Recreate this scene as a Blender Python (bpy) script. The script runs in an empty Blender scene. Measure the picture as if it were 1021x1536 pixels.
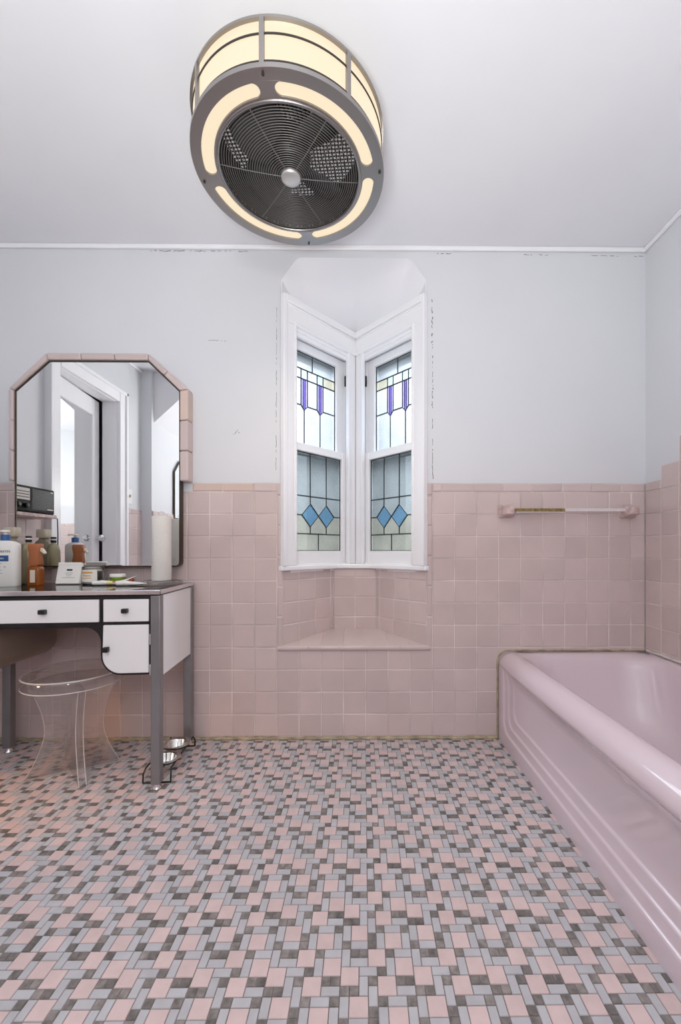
import bpy, bmesh, math, random
from mathutils import Vector, Matrix
random.seed(7)
PI = math.pi
SC = bpy.context.scene
COL = SC.collection

# ------------------------------------------------------------------ helpers
def R(d): return math.radians(d)

class MB:
    """collects shapes; build() links them as ONE mesh object"""
    def __init__(self): self.v = []; self.f = []; self.m = []
    def add(self, vs, fs, m=0):
        o = len(self.v)
        self.v += [Vector(p) for p in vs]
        self.f += [tuple(i + o for i in f) for f in fs]
        self.m += [m] * len(fs)
    def box(self, x0, x1, y0, y1, z0, z1, m=0):
        self.add([(x0,y0,z0),(x1,y0,z0),(x1,y1,z0),(x0,y1,z0),(x0,y0,z1),(x1,y0,z1),(x1,y1,z1),(x0,y1,z1)],
                 [(0,3,2,1),(4,5,6,7),(0,1,5,4),(1,2,6,5),(2,3,7,6),(3,0,4,7)], m)
    def fbox(self, P, a0, a1, b0, b1, c0, c1, m=0):
        """box in a mapped frame P(a, b, c)"""
        self.add([P(a0,b0,c0),P(a1,b0,c0),P(a1,b1,c0),P(a0,b1,c0),P(a0,b0,c1),P(a1,b0,c1),P(a1,b1,c1),P(a0,b1,c1)],
                 [(0,3,2,1),(4,5,6,7),(0,1,5,4),(1,2,6,5),(2,3,7,6),(3,0,4,7)], m)
    def prism(self, poly, P, c0, c1, m=0):
        """polygon [(a,b)] extruded from c0 to c1 in the frame P(a,b,c)"""
        n = len(poly)
        self.add([P(a,b,c0) for a,b in poly] + [P(a,b,c1) for a,b in poly],
                 [tuple(range(n))[::-1], tuple(range(n, 2*n))] + [(i,(i+1)%n,n+(i+1)%n,n+i) for i in range(n)], m)
    def tube(self, pts, r, n=8, closed=False, m=0, caps=True):
        pts = [Vector(p) for p in pts]; k = len(pts)
        rs = r if isinstance(r, (list, tuple)) else [r]*k
        vs = []; up = None
        for i, p in enumerate(pts):
            a = pts[i-1] if (i > 0 or closed) else p
            b = pts[(i+1) % k] if (i < k-1 or closed) else p
            t = (b-a).normalized()
            if up is None:
                up = Vector((0,0,1)) if abs(t.z) < .9 else Vector((1,0,0))
            u = t.cross(up)
            if u.length < 1e-6: u = t.cross(Vector((1,0,0)))
            u.normalize(); w = u.cross(t).normalized(); up = w
            vs += [p + (u*math.cos(2*PI*j/n) + w*math.sin(2*PI*j/n))*rs[i] for j in range(n)]
        fs = []
        for i in range(k if closed else k-1):
            for j in range(n):
                a = i*n+j; b = i*n+(j+1)%n; c = ((i+1)%k)*n+(j+1)%n; d = ((i+1)%k)*n+j
                fs.append((a,b,c,d))
        if caps and not closed:
            fs += [tuple(range(n))[::-1], tuple(range((k-1)*n, k*n))]
        self.add(vs, fs, m)
    def lathe(self, prof, n=32, c=(0,0,0), m=0, sx=1, sy=1, close=True):
        """profile [(r,z)] bottom to top round z"""
        vs = []
        for r, z in prof:
            vs += [(c[0]+sx*r*math.cos(2*PI*j/n), c[1]+sy*r*math.sin(2*PI*j/n), c[2]+z) for j in range(n)]
        fs = []
        for i in range(len(prof)-1):
            for j in range(n):
                fs.append((i*n+j, i*n+(j+1)%n, (i+1)*n+(j+1)%n, (i+1)*n+j))
        if close:
            fs += [tuple(range(n))[::-1], tuple(range((len(prof)-1)*n, len(prof)*n))]
        self.add(vs, fs, m)
    def build(self, name, mats, parent=None, bevel=0, seg=2, sharp=35, recalc=True, flat=False):
        me = bpy.data.meshes.new(name)
        bm = bmesh.new()
        vv = [bm.verts.new(p) for p in self.v]
        for f, mi in zip(self.f, self.m):
            try:
                fc = bm.faces.new([vv[i] for i in f]); fc.material_index = mi
            except ValueError: pass
        if recalc: bmesh.ops.recalc_face_normals(bm, faces=bm.faces)
        if not flat:
            for f in bm.faces: f.smooth = True
            for e in bm.edges:
                if len(e.link_faces) == 2 and e.calc_face_angle(0) > R(sharp): e.smooth = False
        bm.to_mesh(me); bm.free()
        ob = bpy.data.objects.new(name, me); COL.objects.link(ob)
        for mt in (mats if isinstance(mats, (list, tuple)) else [mats]): me.materials.append(mt)
        if parent: ob.parent = parent
        if bevel:
            b = ob.modifiers.new('bevel', 'BEVEL'); b.width = bevel; b.segments = seg; b.limit_method = 'ANGLE'
            b.angle_limit = R(40); b.harden_normals = False
        return ob

ID = lambda a,b,c: Vector((a,b,c))
XZ = lambda x,z,y: Vector((x,y,z))       # polygon in (x,z), extruded along y
YZ = lambda y,z,x: Vector((x,y,z))       # polygon in (y,z), extruded along x

def thing(name, label, cat, loc=(0,0,0), rz=0, group=None):
    o = bpy.data.objects.new(name, None); COL.objects.link(o)
    o.empty_display_size = .05
    o.location = loc; o.rotation_euler = (0,0,rz)
    o['label'] = label; o['category'] = cat
    if group: o['group'] = group
    return o
def tag(o, label, cat, group=None):
    o['label'] = label; o['category'] = cat
    if group: o['group'] = group
    return o
def struct(o, label=None, cat=None):
    o['kind'] = 'structure'
    if label: o['label'] = label
    if cat: o['category'] = cat
    return o
def arc(cx, cy, r, a0, a1, n=8):
    return [(cx+r*math.cos(R(a0+(a1-a0)*i/n)), cy+r*math.sin(R(a0+(a1-a0)*i/n))) for i in range(n+1)]
def rrect(x0, x1, y0, y1, r, n=8):
    return arc(x1-r,y0+r,r,-90,0,n)+arc(x1-r,y1-r,r,0,90,n)+arc(x0+r,y1-r,r,90,180,n)+arc(x0+r,y0+r,r,180,270,n)

# ------------------------------------------------------------------ materials
def nodes(name):
    m = bpy.data.materials.new(name); m.use_nodes = True
    nt = m.node_tree; b = nt.nodes['Principled BSDF']
    return m, nt, b
def mat(name, col, rough=.5, metal=0, trans=0, ior=1.45, coat=0, var=0, vscale=8, bump=0, bscale=60, island=0, emit=None, es=1, spec=None):
    m, nt, b = nodes(name)
    N = nt.nodes; L = nt.links
    b.inputs['Base Color'].default_value = (*col, 1)
    b.inputs['Roughness'].default_value = rough
    b.inputs['Metallic'].default_value = metal
    b.inputs['Transmission Weight'].default_value = trans
    b.inputs['IOR'].default_value = ior
    b.inputs['Coat Weight'].default_value = coat
    b.inputs['Coat Roughness'].default_value = .06
    if spec is not None: b.inputs['Specular IOR Level'].default_value = spec
    if emit:
        b.inputs['Emission Color'].default_value = (*emit, 1); b.inputs['Emission Strength'].default_value = es
    tc = N.new('ShaderNodeTexCoord')
    src = None
    if var or island:
        hsv = N.new('ShaderNodeHueSaturation'); hsv.inputs['Color'].default_value = (*col, 1)
        add = None
        if var:
            nz = N.new('ShaderNodeTexNoise'); nz.inputs['Scale'].default_value = vscale; nz.inputs['Detail'].default_value = 4
            L.new(tc.outputs['Object'], nz.inputs['Vector'])
            mr = N.new('ShaderNodeMapRange'); mr.inputs['From Min'].default_value = .3; mr.inputs['From Max'].default_value = .7
            mr.inputs['To Min'].default_value = 1-var; mr.inputs['To Max'].default_value = 1+var
            L.new(nz.outputs['Fac'], mr.inputs['Value']); add = mr.outputs['Result']
        if island:
            g = N.new('ShaderNodeNewGeometry')
            mi = N.new('ShaderNodeMapRange'); mi.inputs['To Min'].default_value = 1-island; mi.inputs['To Max'].default_value = 1+island
            L.new(g.outputs['Random Per Island'], mi.inputs['Value'])
            if add:
                mu = N.new('ShaderNodeMath'); mu.operation = 'MULTIPLY'
                L.new(add, mu.inputs[0]); L.new(mi.outputs['Result'], mu.inputs[1]); add = mu.outputs[0]
            else: add = mi.outputs['Result']
        L.new(add, hsv.inputs['Value']); L.new(hsv.outputs['Color'], b.inputs['Base Color'])
    if bump:
        nb = N.new('ShaderNodeTexNoise'); nb.inputs['Scale'].default_value = bscale; nb.inputs['Detail'].default_value = 3
        L.new(tc.outputs['Object'], nb.inputs['Vector'])
        bp = N.new('ShaderNodeBump'); bp.inputs['Strength'].default_value = bump; bp.inputs['Distance'].default_value = .01
        L.new(nb.outputs['Fac'], bp.inputs['Height']); L.new(bp.outputs['Normal'], b.inputs['Normal'])
    return m

def glass_mat(name, col, transp=.66):
    """obscured window glass: scatters most of the daylight, lets some through"""
    m, nt, b = nodes(name); N = nt.nodes; L = nt.links
    N.remove(b); out = N['Material Output']
    tc = N.new('ShaderNodeTexCoord')
    nz = N.new('ShaderNodeTexNoise'); nz.inputs['Scale'].default_value = 160; nz.inputs['Detail'].default_value = 3
    L.new(tc.outputs['Object'], nz.inputs['Vector'])
    n2 = N.new('ShaderNodeTexNoise'); n2.inputs['Scale'].default_value = 7; L.new(tc.outputs['Object'], n2.inputs['Vector'])
    su = N.new('ShaderNodeMath'); su.operation = 'ADD'; L.new(nz.outputs['Fac'], su.inputs[0]); L.new(n2.outputs['Fac'], su.inputs[1])
    mr = N.new('ShaderNodeMapRange'); mr.inputs['From Min'].default_value = .6; mr.inputs['From Max'].default_value = 1.4
    mr.inputs['To Min'].default_value = .70; mr.inputs['To Max'].default_value = 1.08
    L.new(su.outputs[0], mr.inputs['Value'])
    hs = N.new('ShaderNodeHueSaturation'); hs.inputs['Color'].default_value = (*col,1); L.new(mr.outputs['Result'], hs.inputs['Value'])
    tl = N.new('ShaderNodeBsdfTranslucent'); L.new(hs.outputs['Color'], tl.inputs['Color'])
    tp = N.new('ShaderNodeBsdfTransparent'); L.new(hs.outputs['Color'], tp.inputs['Color'])
    mx = N.new('ShaderNodeMixShader'); mx.inputs[0].default_value = transp
    L.new(tl.outputs[0], mx.inputs[1]); L.new(tp.outputs[0], mx.inputs[2])
    gl = N.new('ShaderNodeBsdfGlossy'); gl.inputs['Roughness'].default_value = .15
    m2 = N.new('ShaderNodeMixShader'); m2.inputs[0].default_value = .05
    L.new(mx.outputs[0], m2.inputs[1]); L.new(gl.outputs[0], m2.inputs[2]); L.new(m2.outputs[0], out.inputs['Surface'])
    return m

def plaster_mat(name, col):
    """painted plaster with soft trowel unevenness and a few hairline scuffs"""
    m, nt, b = nodes(name); N = nt.nodes; L = nt.links
    tc = N.new('ShaderNodeTexCoord')
    n1 = N.new('ShaderNodeTexNoise'); n1.inputs['Scale'].default_value = 2.2; n1.inputs['Detail'].default_value = 5
    L.new(tc.outputs['Object'], n1.inputs['Vector'])
    cr = N.new('ShaderNodeValToRGB')
    cr.color_ramp.elements[0].position = .3; cr.color_ramp.elements[0].color = (col[0]*.965, col[1]*.965, col[2]*.965, 1)
    cr.color_ramp.elements[1].position = .7; cr.color_ramp.elements[1].color = (*col, 1)
    L.new(n1.outputs['Fac'], cr.inputs['Fac']); L.new(cr.outputs['Color'], b.inputs['Base Color'])
    n2 = N.new('ShaderNodeTexNoise'); n2.inputs['Scale'].default_value = 5; n2.inputs['Detail'].default_value = 6
    L.new(tc.outputs['Object'], n2.inputs['Vector'])
    bp = N.new('ShaderNodeBump'); bp.inputs['Strength'].default_value = .12; bp.inputs['Distance'].default_value = .02
    L.new(n2.outputs['Fac'], bp.inputs['Height']); L.new(bp.outputs['Normal'], b.inputs['Normal'])
    b.inputs['Roughness'].default_value = .45
    return m

def acrylic_mat(name):
    m, nt, b = nodes(name); N = nt.nodes; L = nt.links
    out = N['Material Output']
    b.inputs['Base Color'].default_value = (1,1,1,1); b.inputs['Roughness'].default_value = .02
    b.inputs['Transmission Weight'].default_value = 1; b.inputs['IOR'].default_value = 1.42
    t = N.new('ShaderNodeBsdfTransparent'); t.inputs['Color'].default_value = (.985,.98,.98,1)
    mx = N.new('ShaderNodeMixShader'); mx.inputs[0].default_value = .28
    L.new(t.outputs[0], mx.inputs[1]); L.new(b.outputs[0], mx.inputs[2])
    g = N.new('ShaderNodeBsdfGlossy'); g.inputs['Roughness'].default_value = .06
    m2 = N.new('ShaderNodeMixShader'); m2.inputs[0].default_value = .07
    L.new(mx.outputs[0], m2.inputs[1]); L.new(g.outputs[0], m2.inputs[2]); L.new(m2.outputs[0], out.inputs['Surface'])
    return m
def edge_highlight_mat(name):  # half-clear white whose colour stands in for highlights on the acrylic edges
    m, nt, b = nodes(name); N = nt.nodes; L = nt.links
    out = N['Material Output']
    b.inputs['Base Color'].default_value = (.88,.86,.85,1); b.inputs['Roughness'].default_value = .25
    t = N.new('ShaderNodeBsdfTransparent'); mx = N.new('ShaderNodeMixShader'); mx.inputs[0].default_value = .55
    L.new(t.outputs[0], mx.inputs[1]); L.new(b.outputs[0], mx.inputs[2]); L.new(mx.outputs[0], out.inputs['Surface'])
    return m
def screen_mat(name):
    m, nt, b = nodes(name); N = nt.nodes; L = nt.links
    N.remove(b); out = N['Material Output']
    d = N.new('ShaderNodeBsdfDiffuse'); d.inputs['Color'].default_value = (.05,.055,.06,1)
    t = N.new('ShaderNodeBsdfTransparent')
    mx = N.new('ShaderNodeMixShader'); mx.inputs[0].default_value = .42
    L.new(t.outputs[0], mx.inputs[1]); L.new(d.outputs[0], mx.inputs[2]); L.new(mx.outputs[0], out.inputs['Surface'])
    return m

M = {}
M['wall'] = plaster_mat('wall_paint', (.705,.715,.745))
M['ceil'] = plaster_mat('ceiling_paint', (.82,.82,.855))
M['wood'] = mat('white_gloss_paint', (.90,.90,.925), .28, bump=.03, bscale=40)
M['tile'] = mat('pink_glazed_tile', (.61,.50,.485), .2, island=.055, var=.04, vscale=6, bump=.04, bscale=14)
M['cream'] = mat('cream_glazed_tile', (.64,.50,.44), .2, island=.04)
M['grout'] = mat('wall_grout', (.66,.57,.55), .8, var=.25, vscale=5)
M['grime'] = mat('olive_grout', (.40,.34,.23), .85, var=.35, vscale=22)
M['fpink'] = mat('pink_floor_tile', (.64,.495,.49), .42, island=.04, var=.05, vscale=30)
M['fblue'] = mat('blue_grey_floor_tile', (.475,.47,.50), .42, island=.05, var=.06, vscale=30)
M['fdark'] = mat('mottled_grey_floor_tile', (.20,.18,.172), .42, island=.30, var=.40, vscale=55)
M['fgrout'] = mat('floor_grout', (.21,.18,.17), .9, var=.2, vscale=10)
M['tub'] = mat('pink_porcelain', (.69,.575,.63), .12, coat=.6)
M['nickel'] = mat('brushed_nickel', (.34,.32,.31), .32, 1)
M['chrome'] = mat('chrome', (.78,.78,.80), .12, 1)
M['steel'] = mat('polished_steel', (.70,.69,.67), .12, 1)
M['satin'] = mat('satin_aluminium', (.62,.61,.60), .42, .8)
M['legmetal'] = mat('grey_enamel_metal', (.27,.265,.275), .32, .6, var=.06, vscale=12)
M['blackm'] = mat('black_enamel', (.012,.011,.012), .3)
M['white'] = mat('white_enamel', (.85,.84,.85), .3)
M['taupe'] = mat('taupe_enamel', (.27,.205,.165), .4)
M['blackglass'] = mat('black_glass', (.014,.008,.006), .05, spec=.25)
M['mirror'] = mat('silvered_glass', (.93,.94,.94), .008, 1)
M['bronze'] = mat('dark_bronze_rim', (.07,.055,.04), .35, .7)
M['acrylic'] = acrylic_mat('clear_acrylic')
M['edge'] = edge_highlight_mat('acrylic_edge_highlight')
M['lit'] = mat('lit_opal_glass', (.10,.09,.07), .4, emit=(.96,.80,.57), es=.93)
M['fandark'] = mat('fan_dark_metal', (.035,.030,.027), .5, .2)
M['blade'] = mat('fan_blade_grey', (.05,.047,.045), .5, .1)
M['wire'] = mat('fan_guard_wire', (.22,.21,.20), .4, .5)
M['lead'] = mat('lead_came', (.055,.06,.065), .5, .4)
M['g_clear'] = glass_mat('obscured_glass', (.80,.87,.95))
M['g_low'] = glass_mat('obscured_glass_grey', (.72,.80,.84))
M['g_cream'] = glass_mat('obscured_glass_cream', (.80,.80,.70))
M['g_yellow'] = glass_mat('yellow_glass', (.72,.70,.56))
M['g_aqua'] = glass_mat('aqua_glass', (.66,.86,.86))
M['g_lav'] = glass_mat('lavender_glass', (.58,.52,.90))
M['g_violet'] = glass_mat('violet_glass', (.22,.16,.62))
M['g_blue'] = glass_mat('blue_glass', (.27,.53,.80))
M['screen'] = screen_mat('insect_screen')
M['ext'] = mat('exterior_paint', (.20,.21,.22), .6)
M['plastic_w'] = mat('white_plastic', (.82,.81,.79), .35)
M['blue_p'] = mat('blue_plastic', (.02,.09,.27), .35)
M['ink'] = mat('dark_ink', (.03,.04,.06), .6)
M['inkgrey'] = mat('grey_ink', (.42,.42,.42), .6)
M['labelblue'] = mat('blue_label', (.02,.08,.25), .5)
M['beige'] = mat('beige_plastic', (.52,.46,.36), .45)
M['olive'] = mat('olive_bottle', (.46,.41,.26), .2, trans=.25)
M['amber'] = mat('amber_liquid', (.50,.15,.035), .12, trans=.45)
M['terra'] = mat('terracotta_plastic', (.42,.145,.06), .4)
M['darkglass'] = mat('smoky_bottle', (.36,.31,.22), .15, trans=.3)
M['paper'] = mat('white_paper', (.84,.83,.80), .7)
M['towel'] = mat('paper_towel', (.82,.80,.76), .9, bump=.5, bscale=220)
M['wax'] = mat('cream_wax', (.78,.70,.58), .5)
M['jarglass'] = mat('jar_glass', (.95,.96,.95), .03, trans=.95)
M['orange'] = mat('orange_ink', (.75,.40,.12), .6)
M['green'] = mat('green_plastic', (.20,.36,.025), .4)
M['red'] = mat('red_plastic', (.50,.08,.025), .35)
M['yellow'] = mat('pale_yellow_print', (.78,.68,.36), .45)
M['radio'] = mat('black_radio_plastic', (.014,.013,.013), .5, spec=.2)
M['dial'] = mat('radio_dial_face', (.66,.60,.55), .5)
M['corroded'] = mat('corroded_brass', (.30,.22,.09), .55, .5, var=.5, vscale=60)
M['peelpaint'] = mat('peeling_white_paint', (.74,.68,.68), .5, bump=.6, bscale=90)
M['chip'] = mat('pink_ceramic_chipped', (.60,.46,.44), .35, var=.3, vscale=45, bump=.6, bscale=50)
M['crack'] = mat('dark_crack', (.10,.09,.085), .9)
M['hall'] = mat('hall_paint', (.55,.57,.60), .7)

# ------------------------------------------------------------------ dimensions (metres)
YB = 1.971            # face of the tiled back wall
XR = 1.368            # right wall
XL = -1.82            # left wall
YF = -1.5             # wall behind
ZC = 2.384            # ceiling
TP = .1073            # wall tile pitch
ZCAP0, ZCAP1 = 1.194, 1.236
YP = YB + .008        # plaster face
AX, BX = -.395, .303  # bay mouth
CX, CY = -.046, 2.355 # bay corner
HX0, HX1 = -.403, .310

def tile(mb, P, u0, u1, v0, v1, m=0, gap=.0024, h=.0045, e=.0032):
    g = gap/2
    if u1-u0 < .008 or v1-v0 < .008: return
    a0, a1, b0, b1 = u0+g, u1-g, v0+g, v1-g
    t = [random.uniform(-.0004,.0004) for _ in range(2)]
    hh = [h-t[0]-t[1], h+t[0]-t[1], h+t[0]+t[1], h-t[0]+t[1]]
    e2 = e*.35
    vs = [P(a0,b0,0),P(a1,b0,0),P(a1,b1,0),P(a0,b1,0)]
    vs += [P(a0+e2,b0+e2,h*.7),P(a1-e2,b0+e2,h*.7),P(a1-e2,b1-e2,h*.7),P(a0+e2,b1-e2,h*.7)]
    vs += [P(a0+e,b0+e,hh[0]),P(a1-e,b0+e,hh[1]),P(a1-e,b1-e,hh[2]),P(a0+e,b1-e,hh[3])]
    fs = [(8,9,10,11)]
    for k in (0,4):
        fs += [(k+i, k+(i+1)%4, k+4+(i+1)%4, k+4+i) for i in range(4)]
    mb.add(vs, fs, m)

def tile_field(mb, P, regions, lu, lv, m=0, grout=1):
    """lu, lv: one grout line each; cells cut to the rectangles in regions"""
    for (u0,u1,v0,v1) in regions:
        i0 = math.floor((u0-lu)/TP+1e-4); i1 = math.ceil((u1-lu)/TP-1e-4)
        j0 = math.floor((v0-lv)/TP+1e-4); j1 = math.ceil((v1-lv)/TP-1e-4)
        for i in range(i0, i1):
            for j in range(j0, j1):
                tile(mb, P, max(u0,lu+i*TP), min(u1,lu+(i+1)*TP), max(v0,lv+j*TP), min(v1,lv+(j+1)*TP), m)
        g = .0027
        mb.add([P(u0,v0,g),P(u1,v0,g),P(u1,v1,g),P(u0,v1,g)], [(0,1,2,3)], grout)
def cap_row(mb, P, u0, u1, v0, v1, step=.146, start=None, m=0, special=None, grout=1):
    u = u0 if start is None else start
    while u < u1-1e-4:
        a, b = max(u,u0), min(u+step,u1)
        mm = m
        if special and special((a+b)/2): mm = 2
        tile(mb, P, a, b, v0, v1, mm, h=.0065, e=.005)
        u += step
    mb.add([P(u0,v0,.0027),P(u1,v0,.0027),P(u1,v1,.0027),P(u0,v1,.0027)], [(0,1,2,3)], grout)

# ------------------------------------------------------------------ room shell
# floor: mosaic of squares, strips and small mottled squares, repeating every 8 units
fl = MB()
U = .0197
fl.box(XL-.02, XR+.02, YF-.02, YB+.06, -.06, -.0015, 0)
PAT = [(0,0,2,2,1),(2,0,1,1,3),(3,0,2,1,2),(5,0,1,2,2),(6,0,1,1,3),(7,0,1,1,3),
       (2,1,1,2,2),(3,1,2,2,1),(6,1,2,1,2),(7,2,2,1,2),(1,2,1,1,3),(5,2,2,2,1),
       (0,3,1,1,3),(1,3,2,2,1),(3,3,1,1,3),(4,3,1,1,3),(7,3,1,2,2),(0,4,1,2,2),
       (3,4,2,1,2),(5,4,1,1,3),(6,4,1,1,3),(1,5,1,1,3),(2,5,2,1,2),(4,5,1,1,3),
       (5,5,1,2,2),(6,5,2,2,1),(0,6,1,1,3),(1,6,1,2,2),(2,6,2,2,1),(4,6,1,2,2),
       (0,7,1,1,3),(5,7,1,1,3),(6,7,2,1,2)]
fx0, fy0 = -.1477, .934
for bi in range(-12, 11):
    for bj in range(-8, 17):
        for (c, r, w, h, m) in PAT:
            x0 = fx0 + (bi*8+c)*U; x1 = x0 + w*U
            y1 = fy0 - (bj*8+r)*U + 0; y0 = y1 - h*U
            x0 = max(x0, XL); x1 = min(x1, XR); y0 = max(y0, YF); y1 = min(y1, YB+.004)
            if x1-x0 < .004 or y1-y0 < .004: continue
            g = .0008; e = .0007
            z = random.uniform(-.0001,.0001)
            fl.add([(x0+g,y0+g,-.0014),(x1-g,y0+g,-.0014),(x1-g,y1-g,-.0014),(x0+g,y1-g,-.0014),
                    (x0+g+e,y0+g+e,z),(x1-g-e,y0+g+e,z),(x1-g-e,y1-g-e,z),(x0+g+e,y1-g-e,z)],
                   [(4,5,6,7),(0,1,5,4),(1,2,6,5),(2,3,7,6),(3,0,4,7)], m)
floor = struct(fl.build('floor', [M['fgrout'], M['fpink'], M['fblue'], M['fdark']], recalc=False, flat=True))

# ceiling
c = MB(); c.box(XL-.1, XR+.1, YF-.1, YB+.1, ZC, ZC+.06)
struct(c.build('ceiling', M['ceil']))

# back wall with the bay opening; chamfered head of the opening
def hood_profile(n=48):
    pts = [(HX0,2.145),(HX0,2.185)] + arc(HX0+.045,2.200,.045,180,135,5)
    pts += arc(-.298,2.284,.045,135,90,5)
    pts += arc(.205,2.284,.045,90,45,5) + arc(HX1-.045,2.200,.045,45,0,5) + [(HX1,2.185),(HX1,2.145)]
    return pts
hp = hood_profile()
wb = MB()
th = .10
wb.box(XL-.1, HX0, YP, YP+th, -.05, ZC+.02)
wb.box(HX1, XR+.1, YP, YP+th, -.05, ZC+.02)
wb.box(HX0, HX1, YP, YP+th, -.05, .44)
top = [(HX0,ZC+.02)] + hp[1:-1] + [(HX1,ZC+.02)]
wb.prism(top, XZ, YP, YP+th)
wall_back = struct(wb.build('wall_back', M['wall'], sharp=30))

Pb = lambda u,v,w: Vector((u, YB+.0045-w, v))
LX = .333
t = MB()
tile_field(t, Pb, [(XL,-.417,.012,ZCAP0),(-.417,.333,.012,.446),(.333,XR,.012,ZCAP0)], LX, ZCAP0)
for (u0,u1) in ((XL,-.660+.146*0-.0),(.333,XR)): pass
cap_row(t, Pb, XL, -1.658, ZCAP0, ZCAP1, start=XL)
cap_row(t, Pb, -.823, -.417, ZCAP0, ZCAP1, start=-.838-.0+.015, special=lambda u: -.83 < u < -.56)
cap_row(t, Pb, .333, XR, ZCAP0, ZCAP1, start=.333-.10)
# bullnose strips up both sides of the bay
for (u0,u1) in ((-.417,-.388),(.305,.333)):
    for k in range(6):
        v0 = .446 + k*.146; v1 = min(v0+.146, ZCAP1)
        if v1-v0 > .01: tile(t, Pb, u0, u1, v0, v1, 0, h=.0075, e=.006)
    t.add([Pb(u0,.446,.0027),Pb(u1,.446,.0027),Pb(u1,ZCAP1,.0027),Pb(u0,ZCAP1,.0027)], [(0,1,2,3)], 1)
t.build('wall_tile', [M['tile'], M['grout'], M['cream']], wall_back, recalc=False, flat=True)
# hairline cracks and paint loss in the plaster (real thin grooves laid on the paint)
cr = MB()
def crack(x0, z0, x1, z1, w, y=YP, n=6, seed=1):
    rnd = random.Random(seed); n *= 3; w *= .7
    prev = None
    for i in range(n+1):
        f = i/n
        p = (x0+(x1-x0)*f + rnd.uniform(-.5,.5)*w*1.5, z0+(z1-z0)*f + rnd.uniform(-.5,.5)*w*1.5)
        if prev and rnd.random() > .38:
            dx, dz = p[0]-prev[0], p[1]-prev[1]; l = math.hypot(dx,dz) or 1
            ww = w*rnd.uniform(.35,1)/2
            nx, nz = -dz/l*ww, dx/l*ww
            cr.prism([(prev[0]+nx,prev[1]+nz),(prev[0]-nx,prev[1]-nz),(p[0]-nx,p[1]-nz),(p[0]+nx,p[1]+nz)], XZ, y-.0006, y+.001)
        prev = p
crack(-1.03,2.356,-.56,2.358,.004,n=14,seed=3)
crack(.35,2.353,.45,2.353,.004,n=5,seed=4); crack(.78,2.350,.90,2.350,.0035,n=5,seed=5)
crack(1.10,2.349,1.365,2.346,.003,n=8,seed=6)
crack(.333,2.145,.331,1.90,.006,n=9,seed=8); crack(.336,1.95,.334,1.60,.005,n=16,seed=9); crack(.334,1.55,.336,1.26,.004,n=12,seed=10)
crack(-.42,2.1,-.424,1.30,.003,n=22,seed=12)
crack(-.76,1.928,-.66,1.922,.003,n=6,seed=13); crack(-.635,1.47,-.60,1.482,.003,n=3,seed=14); crack(-.625,1.475,-.605,1.495,.003,n=2,seed=15)
cr.build('paint_crack', M['crack'], wall_back)

# right wall
wr = MB(); wr.box(XR+.008, XR+.10, YF-.1, YB+.1, -.05, ZC+.02)
wall_right = struct(wr.build('wall_right', M['wall']))
Pr = lambda u,v,w: Vector((XR+.0045-w, u, v))
t = MB()
y1, y2, y3 = YB-TP, YB-2*TP, YB-3*TP
tile_field(t, Pr, [(y1,YB,.012,ZCAP0),(y2,y1,.012,1.194+TP),(y3,y2,.012,1.194+2*TP),(YF,y3,.012,1.194+3*TP)], YB, ZCAP0)
cap_row(t, Pr, y1, YB, ZCAP0, ZCAP1, start=y1)
t.build('wall_tile', [M['tile'], M['grout'], M['cream']], wall_right, flat=True)
# left wall with the doorway, and its return behind
DY0, DY1, DZ = .83, 1.42, 2.01
wl = MB()
wl.box(XL-.11, XL-.008, DY1, YB+.1, -.05, ZC+.02)
wl.box(XL-.11, XL-.008, .5, DY0, -.05, ZC+.02)
wl.box(XL-.11, XL-.008, DY0, DY1, DZ, ZC+.02)
wl.box(XL-.11, -1.738, YF-.1, .5, -.05, ZC+.02)
wall_left = struct(wl.build('wall_left', M['wall']))
Pl = lambda u,v,w: Vector((XL-.0045+w, u, v))
t = MB()
tile_field(t, Pl, [(DY1+.088,YB,.012,ZCAP0),(.5,DY0-.092,.012,ZCAP0)], YB, ZCAP0)
cap_row(t, Pl, DY1+.088, YB, ZCAP0, ZCAP1); cap_row(t, Pl, .5, DY0-.092, ZCAP0, ZCAP1)
Pl2 = lambda u,v,w: Vector((-1.734+w, u, v))
tile_field(t, Pl2, [(YF,.495,.012,ZCAP0)], YB, ZCAP0); cap_row(t, Pl2, YF, .495, ZCAP0, ZCAP1)
t.build('wall_tile', [M['tile'], M['grout'], M['cream']], wall_left, flat=True)
# sloped soffit along the left rear wall
sf = MB(); sf.prism([(-1.74,1.97),(-1.74,ZC),(-1.38,ZC),(-1.38,2.30)], XZ, YF, .46)
struct(sf.build('trim_7', M['ceil']))
# wall behind the camera
wf = MB()
wf.box(XL-.1, XR+.1, YF-.1, YF-.008, -.05, ZC+.02)
wall_front = struct(wf.build('wall_front', M['wall']))
Pf = lambda u,v,w: Vector((u, YF-.0045+w, v))
t = MB(); tile_field(t, Pf, [(XL,XR,.012,ZCAP0)], LX, ZCAP0); cap_row(t, Pf, XL, XR, ZCAP0, ZCAP1)
t.build('wall_tile', [M['tile'], M['grout']], wall_front, flat=True)

# crown beads at the ceiling line
def bead(x0,x1,y0,y1,z0,z1,name,m,bev=.006):
    b = MB(); b.box(x0,x1,y0,y1,z0,z1); return struct(b.build(name, m, bevel=bev, seg=3))
bead(XL, XR+.006, YP-.014, YP, ZC-.022, ZC, 'trim_1', M['wood'])
bead(XR-.008, XR+.008, YF, YP-.014, ZC-.022, ZC, 'trim_2', M['wood'])
bead(XL-.008, XL+.008, .5, YP-.014, ZC-.022, ZC, 'trim_3', M['wood'])
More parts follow.
